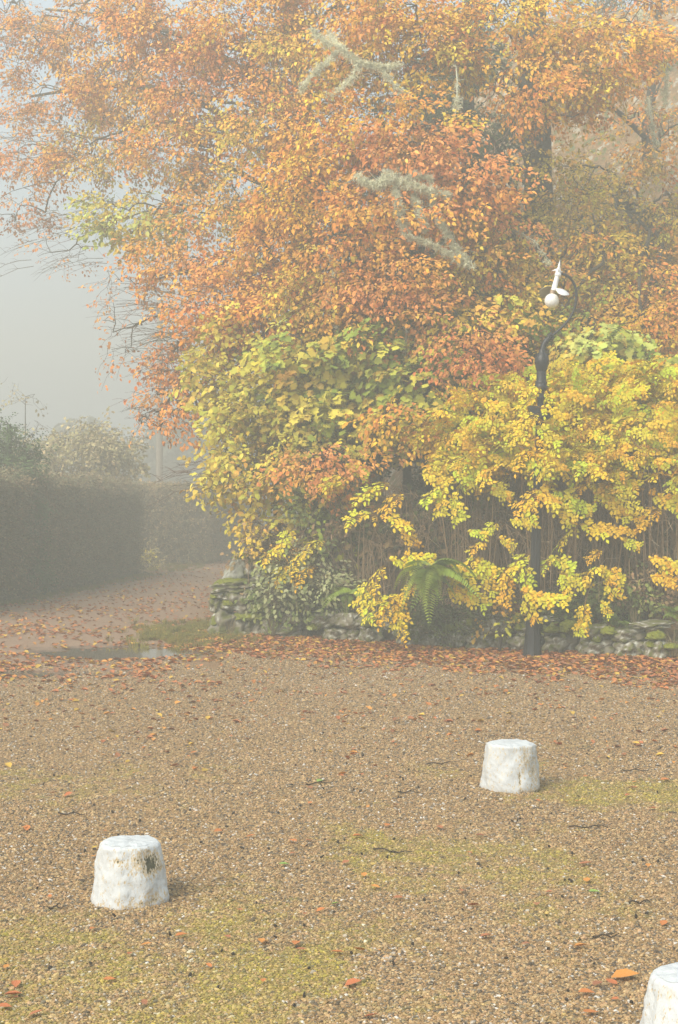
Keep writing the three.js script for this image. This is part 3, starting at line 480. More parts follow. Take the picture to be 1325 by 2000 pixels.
// beech reaching out to the left
{
  const D = 24, b = at(640, 990, D), t = thing('beech_tree', 'pale orange beech arching out to the left over the track', 'tree', V(b.x, onBank(b.x, D) - 0.1, -D));
  const cur = trunk(t, [t.position.clone(), at(630, 800, D), at(600, 600, D), at(590, 420, D), at(600, 250, D), at(570, 80, D), at(560, -120, D)], [0.3, 0.24, 0.2, 0.18, 0.15, 0.12, 0.07], [0.1, 0.085, 0.06]);
  const lb = new GB();
  for (const [path, r0] of [[[[600, 560, 0], [530, 500, -2.2], [508, 440, -3], [515, 380, -3.2], [530, 340, -3]], 0.06], [[[600, 330, 0], [480, 250, -0.8], [340, 180, -0.6], [200, 170, -0.2], [60, 190, 0.2]], 0.075], [[[590, 400, 0], [450, 330, -1], [300, 290, -0.6], [130, 260, 0]], 0.06], [[[590, 220, 0], [430, 110, -1], [250, 40, -0.5], [90, 20, 0]], 0.07], [[[508, 470, -3], [470, 570, -3.6], [400, 640, -4], [330, 690, -4.2]], 0.04]]) {
    const P = new THREE.CatmullRomCurve3(path.map(([x, y, dd]) => at(x, y, D + dd + 3.6 * sstep(480, 60, x)))).getPoints(24).map((p) => p.sub(t.position).add(V(gauss() * 0.02, gauss() * 0.02, 0)));
    lb.tube(P, P.map((_, k) => lerp(r0, r0 * 0.3, k / 24)), 8, () => { const f = rr(0.8, 1.2); return [0.11 * f, 0.095 * f, 0.068 * f]; }, 0.1);
  }
  part('limb', lb.build(), M.twig, t);
  dress(t, cur, [
    [50, 80, 110, 55, 24, ['OR'], 0.8], [190, 55, 130, 60, 24, ['OR']], [330, 50, 120, 65, 23, ['OR']], [480, 60, 110, 65, 22, ['OR', 'YE']], [585, 130, 80, 75, 21.4, ['OR', 'OG']], [110, 190, 115, 60, 24, ['OR'], 0.85], [260, 165, 120, 65, 23.4, ['OR', 'YE']], [410, 160, 115, 70, 22.4, ['SA', 'OR']], [530, 240, 95, 75, 21.4, ['OR', 'OG']],
    [70, 310, 85, 50, 24.4, ['OR', 'SA'], 0.7], [215, 290, 115, 55, 23.4, ['OR', 'OG'], 0.85], [370, 285, 105, 65, 22.4, ['OR', 'OG']], [40, 400, 60, 45, 24.5, ['SA'], 0.4], [270, 420, 105, 45, 22.2, ['PG', 'OG'], 1.1, SP.hazel], [440, 400, 90, 60, 21.4, ['OR', 'OG']], [350, 510, 85, 45, 20.8, ['OR'], 0.8], [480, 530, 90, 55, 20.2, ['OR', 'SA']], [565, 470, 75, 75, 19.8, ['OR', 'YE']],
    [120, 480, 55, 40, 23, ['SA'], 0.2, SP.thin], [255, 560, 60, 40, 21, ['SA'], 0.25, SP.thin], [430, 620, 95, 50, 19.4, ['SA', 'OR'], 0.8], [330, 690, 60, 34, 19.3, ['RU', 'SA'], 0.5], [335, 745, 55, 34, 19.2, ['SA'], 0.6], [560, 630, 90, 65, 18.8, ['OR']], [300, 815, 30, 22, 19, ['SA'], 0.5], [360, 800, 30, 25, 19, ['SA'], 0.6], [240, 640, 60, 50, 20, ['SA'], 0.12, SP.thin], [20, 20, 60, 40, 25, ['OR'], 0.5], [575, 15, 75, 50, 22, ['OR', 'YE']], [560, -70, 90, 50, 22, ['OR', 'YE']], [690, -10, 60, 50, 20, ['OR', 'YE']],
  ], SP.beech, { nodes: 58, back: 3, dens: 1.35 });
  const bt = new GB();
  const twigs = (x0, x1, y0, y1, D2, n, len, up) => { for (let k = 0; k < n; k++) {
    const p = at(rr(x0, x1), rr(y0, y1), D2 + gauss() * 0.5), L = len * rr(0.6, 1.3), rise = up + gauss() * 0.25, q = (t) => p.clone().add(V(-L * t, L * (rise * t - 0.28 * t * t), 0.15 * L * t)), col = [0.15 * rr(0.7, 1.3), 0.105, 0.075];
    const P = [0, 0.25, 0.5, 0.75, 1].map((t) => q(t).sub(t0).add(V(0, gauss() * 0.02, 0))); bt.tube(P, [0.006, 0.005, 0.0038, 0.0028, 0.0015], 3, col);
    for (let j = 0; j < 5; j++) { const b = P[1 + (j % 3)], d = V(-rr(0.12, 0.3), gauss() * 0.16, gauss() * 0.1).multiplyScalar(L); bt.tube([b, b.clone().addScaledVector(d, 0.5).add(V(0, 0.02, 0)), b.clone().add(d)], [0.0032, 0.0022, 0.0012], 3, col); }
  } };
  const t0 = t.position;
  twigs(330, 440, 560, 720, 19.8, 26, 1.0, 0.25); twigs(320, 400, 640, 760, 19.4, 18, 0.75, 0.1); twigs(270, 330, 790, 850, 19.1, 9, 0.35, 0.1); twigs(380, 460, 880, 960, 18.6, 16, 0.6, 0.05); twigs(60, 240, 380, 520, 23.5, 26, 0.8, -0.1); twigs(20, 160, 40, 330, 24.5, 34, 0.9, 0.2);
  part('bare_twigs', bt.build(), M.twig, t, 'stuff');
}
// thinner tree on the slope at the right edge
{
  const D = 25, b = at(1275, 990, D), t = thing('beech_tree', 'thin olive yellow beech on the slope at the right edge', 'tree', V(b.x, onBank(b.x, D) - 0.1, -D));
  const cur = trunk(t, [t.position.clone(), at(1272, 500, D), at(1268, 430, D), at(1275, 350, D), at(1262, 270, D), at(1280, 120, D), at(1290, -80, D)], [0.2, 0.13, 0.11, 0.1, 0.085, 0.07, 0.05], [0.09, 0.075, 0.055]);
  const lb = new GB();
  for (const [path, r0] of [[[[1262, 270, 0], [1200, 215, -1], [1150, 200, -2], [1090, 195, -2.6]], 0.06], [[[1270, 380, 0], [1300, 370, 0], [1350, 400, 0]], 0.06], [[[1262, 270, 0], [1275, 200, 0], [1310, 120, 0]], 0.04]]) { const P = new THREE.CatmullRomCurve3(path.map(([x, y, dd]) => at(x, y, D + dd))).getPoints(16).map((p) => p.sub(t.position)); lb.tube(P, P.map((_, k) => lerp(r0, r0 * 0.35, k / 16)), 7, [0.075, 0.06, 0.045], 0.1); }
  part('limb', lb.build(), M.twig, t);
  dress(t, cur, [
    [1250, 470, 100, 60, 21.5, ['YE', 'OG']], [1140, 510, 85, 55, 20, ['YE', 'OG']], [1275, 555, 75, 55, 20, ['YE', 'OR']], [1190, 600, 90, 45, 19.2, ['OR', 'OG'], 0.9], [1120, 430, 80, 50, 20.5, ['OG']], [1200, 360, 90, 45, 22.5, ['OG'], 0.7], [1295, 275, 50, 70, 22, ['YE', 'OR'], 0.6], [1130, 340, 50, 45, 21.5, ['OG'], 0.5], [1290, 640, 70, 45, 18.4, ['OR', 'YE']], [1070, 560, 60, 45, 19.5, ['OR', 'OG'], 0.8], [1310, 420, 60, 60, 21, ['OG'], 0.6], [1230, 210, 70, 50, 23, ['OR'], 0.3], [1240, 650, 80, 40, 18.2, ['OG', 'OR'], 0.8], [1120, 650, 70, 40, 18, ['OG', 'GR'], 0.8],
  ], SP.beech, { nodes: 50 });
}
// broad leaved maple bush and hazel under the beeches
{
  const D = 18.6, b = at(790, 990, D), t = thing('maple_sapling', 'green broad leaved maple under the orange beech, left of the lamp', 'tree', V(b.x, onBank(b.x, D) - 0.08, -D));
  const cur = trunk(t, [t.position.clone(), at(795, 880, D), at(785, 780, D), at(800, 660, D), at(805, 560, D)], [0.07, 0.055, 0.045, 0.035, 0.02], [0.14, 0.125, 0.09]);
  dress(t, cur, [[700, 690, 85, 65, 17.7, ['GR']], [820, 735, 75, 65, 17.5, ['GR']], [755, 800, 65, 45, 17.4, ['GR', 'YG']], [640, 770, 75, 55, 17.7, ['YG', 'GR']], [960, 630, 70, 45, 17.9, ['GR', 'OG'], 0.8], [850, 660, 60, 50, 17.9, ['GR', 'OG'], 0.8], [860, 810, 60, 50, 17.4, ['GR', 'OG'], 0.8], [560, 690, 55, 45, 17.9, ['GR', 'OG'], 0.7]], SP.broad, { dens: 0.9, nodes: 30 });
  const D2 = 18.2, b2 = at(1190, 990, D2), t2 = thing('maple_sapling', 'green broad leaved maple showing just right of the lamp neck', 'tree', V(b2.x, onBank(b2.x, D2) - 0.08, -D2));
  const c2 = trunk(t2, [t2.position.clone(), at(1195, 850, D2), at(1185, 740, D2), at(1190, 660, D2)], [0.06, 0.05, 0.035, 0.02], [0.14, 0.125, 0.09]);
  dress(t2, c2, [[1180, 680, 80, 35, 17.4, ['GR', 'PG']], [1240, 700, 60, 30, 17.2, ['GR']], [1110, 690, 50, 30, 17.5, ['GR'], 0.8]], SP.broad, { dens: 0.9, nodes: 24 });
}
{
  const D = 19, b = at(545, 990, D), t = thing('hazel_bush', 'yellow green hazel bush leaning over the stone pier', 'shrub', V(b.x, -0.02 + Math.max(0, onBank(b.x, D)), -D));
  const cur = trunk(t, [t.position.clone(), at(540, 950, D), at(530, 850, D), at(520, 740, D), at(510, 660, D)], [0.06, 0.05, 0.04, 0.03, 0.02], [0.15, 0.13, 0.09]);
  dress(t, cur, [[440, 720, 70, 55, 18.9, ['YG', 'OG']], [480, 810, 85, 65, 18.5, ['YG']], [440, 890, 45, 45, 18.5, ['YG'], 0.8], [540, 890, 75, 60, 18.2, ['YG', 'OG']], [550, 770, 75, 60, 18.3, ['YG']], [480, 930, 65, 35, 18.4, ['YG', 'OG'], 0.7], [590, 700, 60, 50, 18.4, ['YG', 'OG']], [470, 650, 60, 40, 18.9, ['YG', 'OR'], 0.8], [590, 960, 60, 40, 17.9, ['OG', 'GR'], 0.8], [640, 840, 60, 50, 17.9, ['YG', 'GR'], 0.9], [505, 1010, 40, 40, 18.2, ['OG'], 0.5]], SP.hazel, { nodes: 44 });
}
// dark evergreens behind
{
  const ev = (label, px, D, lobes, top) => { const b = at(px, 990, D), t = thing('holly_tree', label, 'tree', V(b.x, onBank(b.x, D) - 0.1, -D)); const cur = trunk(t, [t.position.clone(), at(px, (990 + top) / 2 - 120, D), at(px, top, D)], [0.16, 0.12, 0.04], [0.1, 0.09, 0.07]); dress(t, cur, lobes, SP.ever, { nodes: 40, depth: 0.9 }); };
  ev('dark evergreen in the gap left of the beech trunk', 915, 23.5, [[900, 60, 70, 90, 23, ['DK'], 1.2], [905, 190, 80, 90, 22.6, ['DK'], 1.3], [960, 290, 80, 70, 22.4, ['DK'], 1.2], [860, 320, 80, 80, 22.6, ['DK'], 1.2], [900, 460, 100, 80, 22, ['DK'], 1.1], [800, 180, 70, 80, 23, ['DK'], 1]], -40);
  ev('dark evergreen deep behind the lichened branches', 730, 21.5, [[720, 380, 90, 80, 21, ['DK'], 1.2], [780, 480, 100, 80, 20.6, ['DK'], 1.2], [640, 500, 90, 80, 20.8, ['DK'], 1], [740, 610, 110, 80, 20.2, ['DK'], 1.2], [880, 600, 100, 80, 20.2, ['DK'], 1.2]], 330);
  ev('dark low evergreen behind the maple leaves', 840, 19.6, [[700, 760, 100, 80, 19, ['DK'], 1.2], [850, 740, 100, 90, 19, ['DK'], 1.2], [780, 880, 120, 70, 18.6, ['DK'], 1.2], [960, 760, 90, 80, 18.8, ['DK'], 1.2], [640, 900, 90, 70, 18.8, ['DK'], 1], [1080, 780, 90, 90, 18.6, ['DK'], 1.1], [1210, 800, 110, 90, 18.4, ['DK'], 1.1]], 700);
}

// ------------------------------------------------------------------ yellow rose shrubs behind the wall
function pinnate(g, r, base, dir, nrm, len, n, lL, col) {      // a feather leaf with rounded leaflets
  const d = dir.clone().normalize(), s = d.clone().cross(nrm).normalize(), a = (x, y) => x + (y - x) * r();
  const pt = (t) => base.clone().addScaledVector(d, len * t).add(V(0, -0.3 * len * t * t, 0));
  g.tube([pt(0), pt(0.5), pt(0.95)], [0.0016, 0.0012, 0.0008], 3, [0.9, 0.75, 0.5]);
  for (let k = 0; k < n; k++) for (const sd of [-1, 1]) { const t = 0.22 + 0.7 * k / n, q = a(0.85, 1.15), c = a(0.8, 1.15); g.leaf(pt(t), s.clone().multiplyScalar(sd).addScaledVector(d, a(0.25, 0.6)).add(V(0, a(-0.4, 0), 0)), nrm.clone().add(V(a(-0.3, 0.3), 0, a(-0.3, 0.3))), lL * q, lL * 0.68 * q, [col[0] * c, col[1] * c * a(0.93, 1.05), col[2] * c], 0.06, a(0, 0.2)); }
  g.leaf(pt(0.95), d.clone().add(V(0, -0.4, 0)), nrm, lL * 1.1, lL * 0.75, col, 0.06, 0.1);
}
const roseSprays = [], roseTufts = [];
for (let k = 0; k < 6; k++) {
  const r = rngOf(300 + k), g = new GB(), a = (x, y) => x + (y - x) * r(), L = a(0.3, 0.44), pts = [];
  for (let i = 0; i <= 5; i++) { const t = i / 5; pts.push(V(L * t, 0.05 * Math.sin(t * 3) - 0.08 * t * t, 0.03 * Math.sin(3 * t + k))); }
  g.tube(pts, [0.0045, 0.004, 0.0036, 0.003, 0.0025, 0.002], 4, [0.42, 0.28, 0.16]);
  const cols = [[1, 1, 1], [0.95, 0.9, 1], [0.78, 1.02, 1], [1, 0.82, 1]];
  for (let i = 0; i < 9; i++) { const t = (i + 0.6) / 9, b = new THREE.CatmullRomCurve3(pts).getPoint(t), sd = i % 2 ? 1 : -1; pinnate(g, r, b, V(a(0.2, 0.9), a(-0.5, 0.25), sd * a(0.3, 1)), V(a(-0.3, 0.3), 1, a(0.1, 0.8)).normalize(), a(0.10, 0.14), 3, a(0.05, 0.064), cols[Math.floor(r() * 4)]); }
  roseSprays.push(g.build());
}
const roseMats = [C(0.88, 0.66, 0.018), C(0.88, 0.58, 0.02), C(0.78, 0.69, 0.03), C(0.87, 0.68, 0.03)].map((c) => { const m = leafMat(0.14, 0.75); m.color = c; return m; });
const roseMat = leafMat(0.14, 0.75);
function roseShrub(label, px, D, W, H, sprays, top, canes = 60, tangle = 220) {
  canes *= 1.5; tangle *= 1.9;
  const b = at(px, 990, D), y0 = onBank(b.x, D), t = thing('rose_shrub', label, 'shrub', V(b.x, y0, -D), 'autumn rose shrubs behind the wall');
  const gb = new GB(), ends = [];
  for (let k = 0; k < canes; k++) {
    const x = rr(-W * 1.15, W * 1.15), z = rr(-0.45, 0.3), h = H * rr(0.55, 1.05), lx = x + gauss() * 0.28, lz = z + rr(-0.1, 0.7), f = rr(0.6, 1.9), col = [0.24 * f, 0.165 * f, 0.09 * f], m1 = V(lerp(x, lx, 0.3) + gauss() * 0.08, h * 0.45, lerp(z, lz, 0.25)), m2 = V(lerp(x, lx, 0.65) + gauss() * 0.1, h * 0.8, lerp(z, lz, 0.6));
    const e = V(lx, h * rr(0.85, 1.05), lz); gb.tube([V(x, -0.1, z), m1, m2, e], [0.008, 0.0065, 0.005, 0.003], 4, col); ends.push(e, m2);
  }
  for (let k = 0; k < tangle; k++) {
    const p = V(rr(-W * 1.1, W * 1.1), H * rr(0.02, 0.9), rr(-0.4, 0.6)), d = V(gauss() * 0.5, rr(-0.2, 0.6), gauss() * 0.5).multiplyScalar(rr(0.25, 0.7)), f = rr(0.6, 1.5), lit = R() < 0.12;
    gb.tube([p, p.clone().addScaledVector(d, 0.4).add(V(gauss() * 0.05, 0.04, gauss() * 0.05)), p.clone().addScaledVector(d, 0.75).add(V(gauss() * 0.06, gauss() * 0.05, 0)), p.clone().add(d).add(V(0, -0.05, 0))], [0.0035, 0.003, 0.0025, 0.0013], 3, lit ? [0.58, 0.45, 0.28] : [0.27 * f, 0.19 * f, 0.105 * f]);
  }
  const stems = part('canes', gb.build(), M.twig, t, 'stuff');
  for (const [sx, sy, D2, rot, sc = 1] of sprays) {
    const p = at(sx, sy, D2), sz = sc * 0.76, m = part('leaf_spray', roseSprays[Math.floor(R() * 6)], roseMats[Math.floor(R() * 4)], t), L = 0.24 * sc;
    const out = V(Math.cos(rot), -Math.sin(rot) * 0.9, rr(0.1, 0.5)).normalize(); p.addScaledVector(out, -L * 0.5);
    m.applyMatrix4(sprayMatrix(p.clone().sub(t.position), out, 0.4, sz));
    const q = p.clone().sub(t.position); let best = ends[0], bd = 1e9; for (const e of ends) { const d = e.distanceTo(q) + 0.6 * R(); if (d < bd) { bd = d; best = e; } }
    const g2 = new GB(); g2.tube([best, best.clone().lerp(q, 0.55).add(V(0, 0.07, 0.02)), q], [0.005, 0.004, 0.003], 4, [0.2, 0.135, 0.075]); part('twig', g2.build(), M.twig, t);
  }
  const lists = [[], [], []];
  for (const [cx, cy, rx, ry, D2, n] of top) for (let k = 0; k < n * 0.95; k++) {
    const a = R() * 6.283, q = Math.sqrt(R()), p = at(cx + Math.cos(a) * q * rx, cy + Math.sin(a) * q * ry, D2 + gauss() * 0.4), pal = PAL.YL[Math.floor(R() * 4)], f = rr(0.85, 1.1);
    lists[k % 3].push([sprayMatrix(p.sub(t.position), V(gauss(), gauss() * 0.5 - 0.1, 0.4 + gauss() * 0.5), 0.5, rr(0.55, 0.85)), [pal[0] * f, pal[1] * f, pal[2]]]);
  }
  lists.forEach((l, k) => l.length && instanced('leaves', roseSprays[k], roseMat, l, stems));
}
const PI = Math.PI;
roseShrub('yellow rose shrub trailing by the stone pier, sparse and low', 590, 17.9, 0.55, 1.05, [[660, 945, 16.6, PI], [560, 1050, 16.9, 2.3], [585, 1090, 16.8, 2.4], [550, 1120, 16.9, 2.2], [690, 920, 16.6, 0.2], [600, 1115, 16.8, 2.6], [620, 1060, 16.7, 2.9], [530, 1080, 17, 2.4]], [[655, 940, 40, 18, 16.7, 5]], 45, 260);
roseShrub('yellow rose shrub with drooping sprays over the ferns', 780, 17.1, 0.6, 1.6, [[740, 950, 15.9, 2.8], [720, 965, 15.9, 2.9, 1.1], [770, 975, 15.9, 2.4, 1.1], [715, 1010, 15.8, 3.0, 1.1], [770, 1015, 15.8, 0.2, 1.1], [790, 1030, 15.8, 1.2], [740, 1120, 15.6, 2.3, 1.1], [715, 1150, 15.6, 2.1, 1.1], [780, 1100, 15.6, 0.1], [730, 1180, 15.5, 2], [810, 1085, 15.6, 0], [765, 1185, 15.5, 2.6], [775, 1195, 15.5, 1.6], [790, 1210, 15.5, 2], [850, 960, 15.7, 2.6, 1.1], [885, 985, 15.7, 1.2, 1.1], [870, 940, 15.8, 2.4, 1.1], [840, 930, 15.8, 0.3], [860, 975, 15.7, 1.6], [930, 1040, 15.6, 0.1, 0.8], [775, 1170, 15.5, 2.9], [800, 1150, 15.5, 2.5, 0.8]], [[880, 900, 50, 30, 16.2, 16], [840, 850, 40, 26, 16.4, 12], [900, 820, 60, 40, 16.3, 26]], 60, 330);
roseShrub('dense yellow rose shrub crowding round the lamp shaft', 1000, 16.5, 0.62, 2.0, [[895, 1110, 15.5, 0.4, 1.1], [890, 1130, 15.5, 1.2, 1.1], [945, 1105, 15.5, 0.6], [950, 1130, 15.5, 0.9], [890, 1160, 15.4, 0.3], [925, 1160, 15.4, 0.6], [1000, 1110, 15.3, 2.6], [1020, 1095, 15.1, 2.6, 1.1], [990, 1140, 15.3, 1.8], [1030, 1130, 15.0, 1.7], [1040, 1160, 14.9, 0.2, 1.1], [1065, 1165, 14.9, 0.0, 1.1], [1035, 1185, 14.9, 1.4], [1040, 970, 14.95, 2.6, 1.1], [1060, 965, 14.95, 0.4, 1.1], [1085, 985, 14.95, 0.9, 1.1], [1045, 985, 14.9, 1.8], [1095, 965, 15.1, 0.3], [975, 960, 15.5, 0.3, 0.8], [1010, 1020, 15.4, 0.1, 0.8], [920, 1100, 15.5, 2.6], [1090, 1100, 15.1, 0.2], [1080, 1095, 15.1, 2.6, 0.8], [1040, 830, 14.9, 2.4, 1], [1062, 845, 14.9, 0.4, 1], [1048, 870, 14.9, 1.6, 1], [1030, 885, 14.9, 2.6, 1], [1068, 890, 14.9, 0.6, 1], [1052, 905, 14.9, 1.5, 1], [1040, 760, 14.95, 2.8, 0.8], [1072, 800, 14.9, 0.4, 0.9], [1035, 815, 14.9, 2.7, 0.9], [960, 1030, 15.5, 2.6, 0.7], [985, 1060, 15.4, 0.5, 0.7], [935, 1065, 15.5, 2.5, 0.7]], [[960, 840, 80, 60, 16, 60], [1010, 770, 60, 45, 16.2, 40], [930, 910, 60, 40, 16, 26], [1000, 900, 70, 50, 15.9, 34], [1080, 870, 50, 50, 15.6, 30], [940, 760, 40, 25, 16.4, 14], [1060, 820, 40, 50, 15.8, 24]], 60, 330);
roseShrub('bright yellow rose shrub just right of the lamp post', 1150, 16.1, 0.6, 2.35, [[1160, 950, 15.3, 0.4, 1.1], [1180, 970, 15.3, 0.8, 1.1], [1140, 955, 15.3, 2.6], [1200, 990, 15.3, 0.6], [1150, 1030, 15.2, 0.1, 1.1], [1175, 1030, 15.2, 0.2], [1110, 1045, 15.2, 2.4], [1190, 1120, 15.1, 0.3], [1160, 1115, 15.1, 2.6], [1195, 1130, 15.1, 1.5], [1110, 1125, 15.1, 0.6], [1140, 1195, 15, 1.8, 0.9], [1135, 1215, 15, 1.9, 0.8], [1110, 1000, 15.2, 1.2, 0.8], [1130, 985, 15.2, 0.5], [1105, 1135, 15.1, 1.6, 0.8], [1210, 940, 15.3, 0.3], [1230, 1060, 15.2, 0.4, 0.7], [1215, 1035, 15.2, 0.2, 0.7], [1165, 1080, 15.2, 2.6, 0.6], [1240, 1010, 15.3, 0.8, 0.7], [1180, 1185, 15, 0.8, 0.6]], [[1130, 740, 70, 40, 16.2, 46], [1100, 790, 60, 50, 15.9, 46], [1180, 800, 70, 55, 15.8, 60], [1170, 870, 80, 50, 15.6, 50], [1190, 925, 60, 28, 15.4, 18], [1210, 745, 60, 36, 16.2, 36]], 60, 330);
roseShrub('yellow rose shrub filling the right edge, over brown canes', 1310, 15.8, 0.6, 2.3, [[1285, 1095, 15, 0.2], [1310, 1100, 15, 0.3], [1300, 1115, 15, 1.5, 0.8], [1285, 1130, 15, 0.1, 0.8], [1290, 970, 15.2, 0.2, 1.1], [1315, 985, 15.2, 0.6], [1275, 1000, 15.2, 2.6], [1320, 950, 15.2, 1]], [[1290, 750, 60, 45, 16, 50], [1280, 830, 60, 45, 15.8, 44], [1310, 890, 40, 50, 15.5, 30], [1250, 870, 50, 50, 15.6, 26], [1370, 820, 50, 80, 15.6, 30]], 60, 330);

// ------------------------------------------------------------------ ferns and low plants
function frondGeo(seed, L = 0.72, W = 0.25, arch = 0.5) {      // along +x, drooping
  const r = rngOf(seed), g = new GB(), N = 36, P = (t) => V(L * t, arch * L * (Math.sin(t * 2.4) * 0.6 - t * t * 1.25), 0), pts = [];
  for (let k = 0; k <= 8; k++) pts.push(P(k / 8)); g.tube(pts, pts.map((_, k) => lerp(0.004, 0.001, k / 8)), 4, [0.9, 0.85, 0.6]);
  for (let k = 2; k < N; k++) { const t = k / N, w = W * Math.pow(Math.sin(Math.PI * Math.pow(t, 0.62)), 0.8) * 0.62; for (const s of [-1, 1]) { const d = V(0.38, -0.2 - 0.12 * r(), s), c = 0.85 + 0.3 * r(); g.leaf(P(t), d, V(0, 1, s * 0.2), w + 0.012, L / N * 1.75, [c, c, c], 0.02, 0.1); } }
  return g.build();
}
const fronds = [1, 2, 3, 4].map((k) => frondGeo(k)), fernMats = [C(0.34, 0.46, 0.05), C(0.27, 0.38, 0.045), C(0.42, 0.50, 0.07), C(0.17, 0.24, 0.05)].map((c) => { const m = leafMat(0.2, 0.7); m.color = c; return m; });
function fern(label, px, py, D, list) {
  const b = at(px, py, D), t = thing('fern', label, 'fern', b);
  for (const [az, el, s, mi] of list) { const m = part('frond', fronds[Math.floor(R() * 4)], fernMats[mi], t); m.rotation.set(rr(-0.35, 0.35), az + rr(-0.15, 0.15), el + rr(-0.15, 0.1), 'YXZ'); m.scale.setScalar(s * rr(0.62, 0.92)); m.position.set(rr(-0.06, 0.06), rr(-0.05, 0.03), rr(-0.05, 0.05)); }
}
{ // az: 0 = right, -pi/2 = towards the camera, pi = left
  fern('large bright green fern drooping over the wall left of the lamp', 840, 1120, 15.5, [[-1.25, -0.15, 1.15, 0], [-0.85, 0.0, 1.15, 0], [-1.75, -0.2, 1.15, 0], [-2.1, 0.1, 1.2, 0], [-2.5, 0.2, 1.1, 2], [-0.4, 0.1, 0.9, 1], [-1.0, 0.5, 0.9, 1], [-1.5, -0.35, 1.05, 2], [-1.9, -0.45, 1.0, 0], [-0.6, -0.25, 0.85, 1], [-2.3, -0.3, 0.95, 2], [-1.4, 0.2, 1.1, 2], [-1.1, -0.4, 0.9, 0], [-2.0, -0.1, 1.1, 2], [-0.7, 0.25, 1.0, 0]]);
  fern('upright green fern behind the large fern, nearer the lamp', 905, 1150, 15.8, [[-0.9, 0.7, 0.7, 1], [-1.8, 0.8, 0.75, 1], [-0.3, 0.5, 0.65, 0], [-2.4, 0.6, 0.6, 3], [-1.3, 0.1, 0.7, 0], [0.4, 0.6, 0.6, 3]]);
  fern('green fern low on the wall between pier and large fern', 765, 1195, 16.1, [[-1.2, 0.2, 0.55, 1], [-0.5, 0.4, 0.5, 1], [-2.0, 0.3, 0.55, 0], [-2.7, 0.5, 0.5, 3]]);
  fern('small green fern on the wall between lamp and right edge', 1215, 1215, 15.2, [[-1.2, 0.2, 0.5, 1], [-0.5, 0.4, 0.5, 3], [-2.0, 0.3, 0.5, 1], [-2.7, 0.5, 0.45, 3]]);
  fern('small green fern left of the large fern, above wall stones', 690, 1165, 16.3, [[-1.2, -0.3, 1.0, 2], [-0.8, 0.1, 0.7, 1], [-2.2, 0.2, 0.8, 0], [-2.7, 0.3, 0.8, 1], [-1.7, 0.0, 0.8, 1], [3.0, 0.4, 0.6, 3]]);
  fern('dark green fern between the large fern and the lamp', 965, 1130, 15.9, [[-1.2, -0.1, 0.9, 3], [-0.6, 0.1, 0.8, 3], [-1.9, 0.0, 0.85, 1], [-2.5, 0.2, 0.8, 3], [0.2, 0.4, 0.7, 3], [-1.5, 0.5, 0.8, 3]]);
  fern('dark green fern half hidden right of the lamp base', 1110, 1175, 15.7, [[-1.2, 0.1, 0.7, 3], [-0.5, 0.2, 0.7, 3], [-2.0, 0.1, 0.7, 3], [-2.7, 0.3, 0.7, 3]]);
  fern('green fern at the right edge above the wall', 1310, 1200, 15.1, [[-1.2, 0.1, 0.6, 1], [-0.5, 0.3, 0.6, 3], [-2.0, 0.3, 0.6, 1], [-2.7, 0.5, 0.6, 3]]);
}
function leafyPlant(name, label, px, py, D, rx, ry, rz, n, pals, kind, size, cat = 'plant') {
  const c = at(px, py, D), base = V(c.x, Math.max(0, onBank(c.x, D)), -D), t = thing(name, label, cat, base);
  bough(t, base.clone().add(V(0, -0.03, 0)), c, V(rx, ry, rz), pals, kind, n, { nodes: 40, r: 0.003, size, droop: 0.15, tilt: 0.7 }); return t;
}
PAL.VA = [[0.34, 0.36, 0.16], [0.26, 0.30, 0.10], [0.42, 0.43, 0.22]]; PAL.LG = [[0.17, 0.21, 0.05], [0.13, 0.17, 0.04], [0.26, 0.28, 0.07]]; PAL.BR = [[0.34, 0.22, 0.10], [0.42, 0.28, 0.13], [0.26, 0.17, 0.08]];
leafyPlant('leafy_plant', 'pale grey green leafy plant right of the stone pier', 600, 1125, 17.1, 0.42, 0.26, 0.25, 150, ['VA'], SP.fine, 1.2);
leafyPlant('leafy_plant', 'dull green ground plant along wall foot near pier', 590, 1185, 17.2, 0.5, 0.12, 0.2, 90, ['LG'], SP.fine, 1);
leafyPlant('ivy', 'dark ivy spilling over the wall right of the lamp', 1140, 1190, 15.75, 0.5, 0.2, 0.25, 150, ['LG', 'DK'], SP.fine, 1);
leafyPlant('ivy', 'dark ivy mixed with dead stalks at wall top right', 1260, 1165, 15.5, 0.45, 0.2, 0.25, 130, ['LG', 'BR'], SP.fine, 1);
leafyPlant('ivy', 'dark ivy hanging under the large fern', 870, 1195, 16.0, 0.6, 0.16, 0.2, 130, ['DK', 'LG'], SP.fine, 1);
leafyPlant('bramble', 'bare stalked bramble with few yellow leaves left of lamp base', 975, 1215, 15.6, 0.14, 0.2, 0.12, 10, ['YG', 'OG'], SP.hazel, 0.7);
leafyPlant('undergrowth_bush', 'green undergrowth bush behind the trailing yellow sprays', 640, 1010, 17.6, 0.5, 0.4, 0.4, 150, ['LG', 'GR', 'BR'], SP.hazel, 0.9);
leafyPlant('undergrowth_bush', 'olive undergrowth bush in the middle behind the canes', 860, 1050, 17.3, 0.8, 0.45, 0.4, 230, ['LG', 'BR', 'DK'], SP.hazel, 0.9);
leafyPlant('undergrowth_bush', 'brown withered undergrowth behind the canes right of lamp', 1150, 1060, 17, 0.9, 0.6, 0.4, 250, ['BR', 'DK'], SP.hazel, 0.9);
leafyPlant('undergrowth_bush', 'brown withered undergrowth at the right edge', 1330, 1040, 16.7, 0.6, 0.7, 0.4, 190, ['BR', 'DK'], SP.hazel, 0.9);
leafyPlant('undergrowth_bush', 'brown withered undergrowth low beside the pier', 540, 1085, 17.7, 0.35, 0.35, 0.3, 110, ['BR', 'OG'], SP.fine, 1.2);

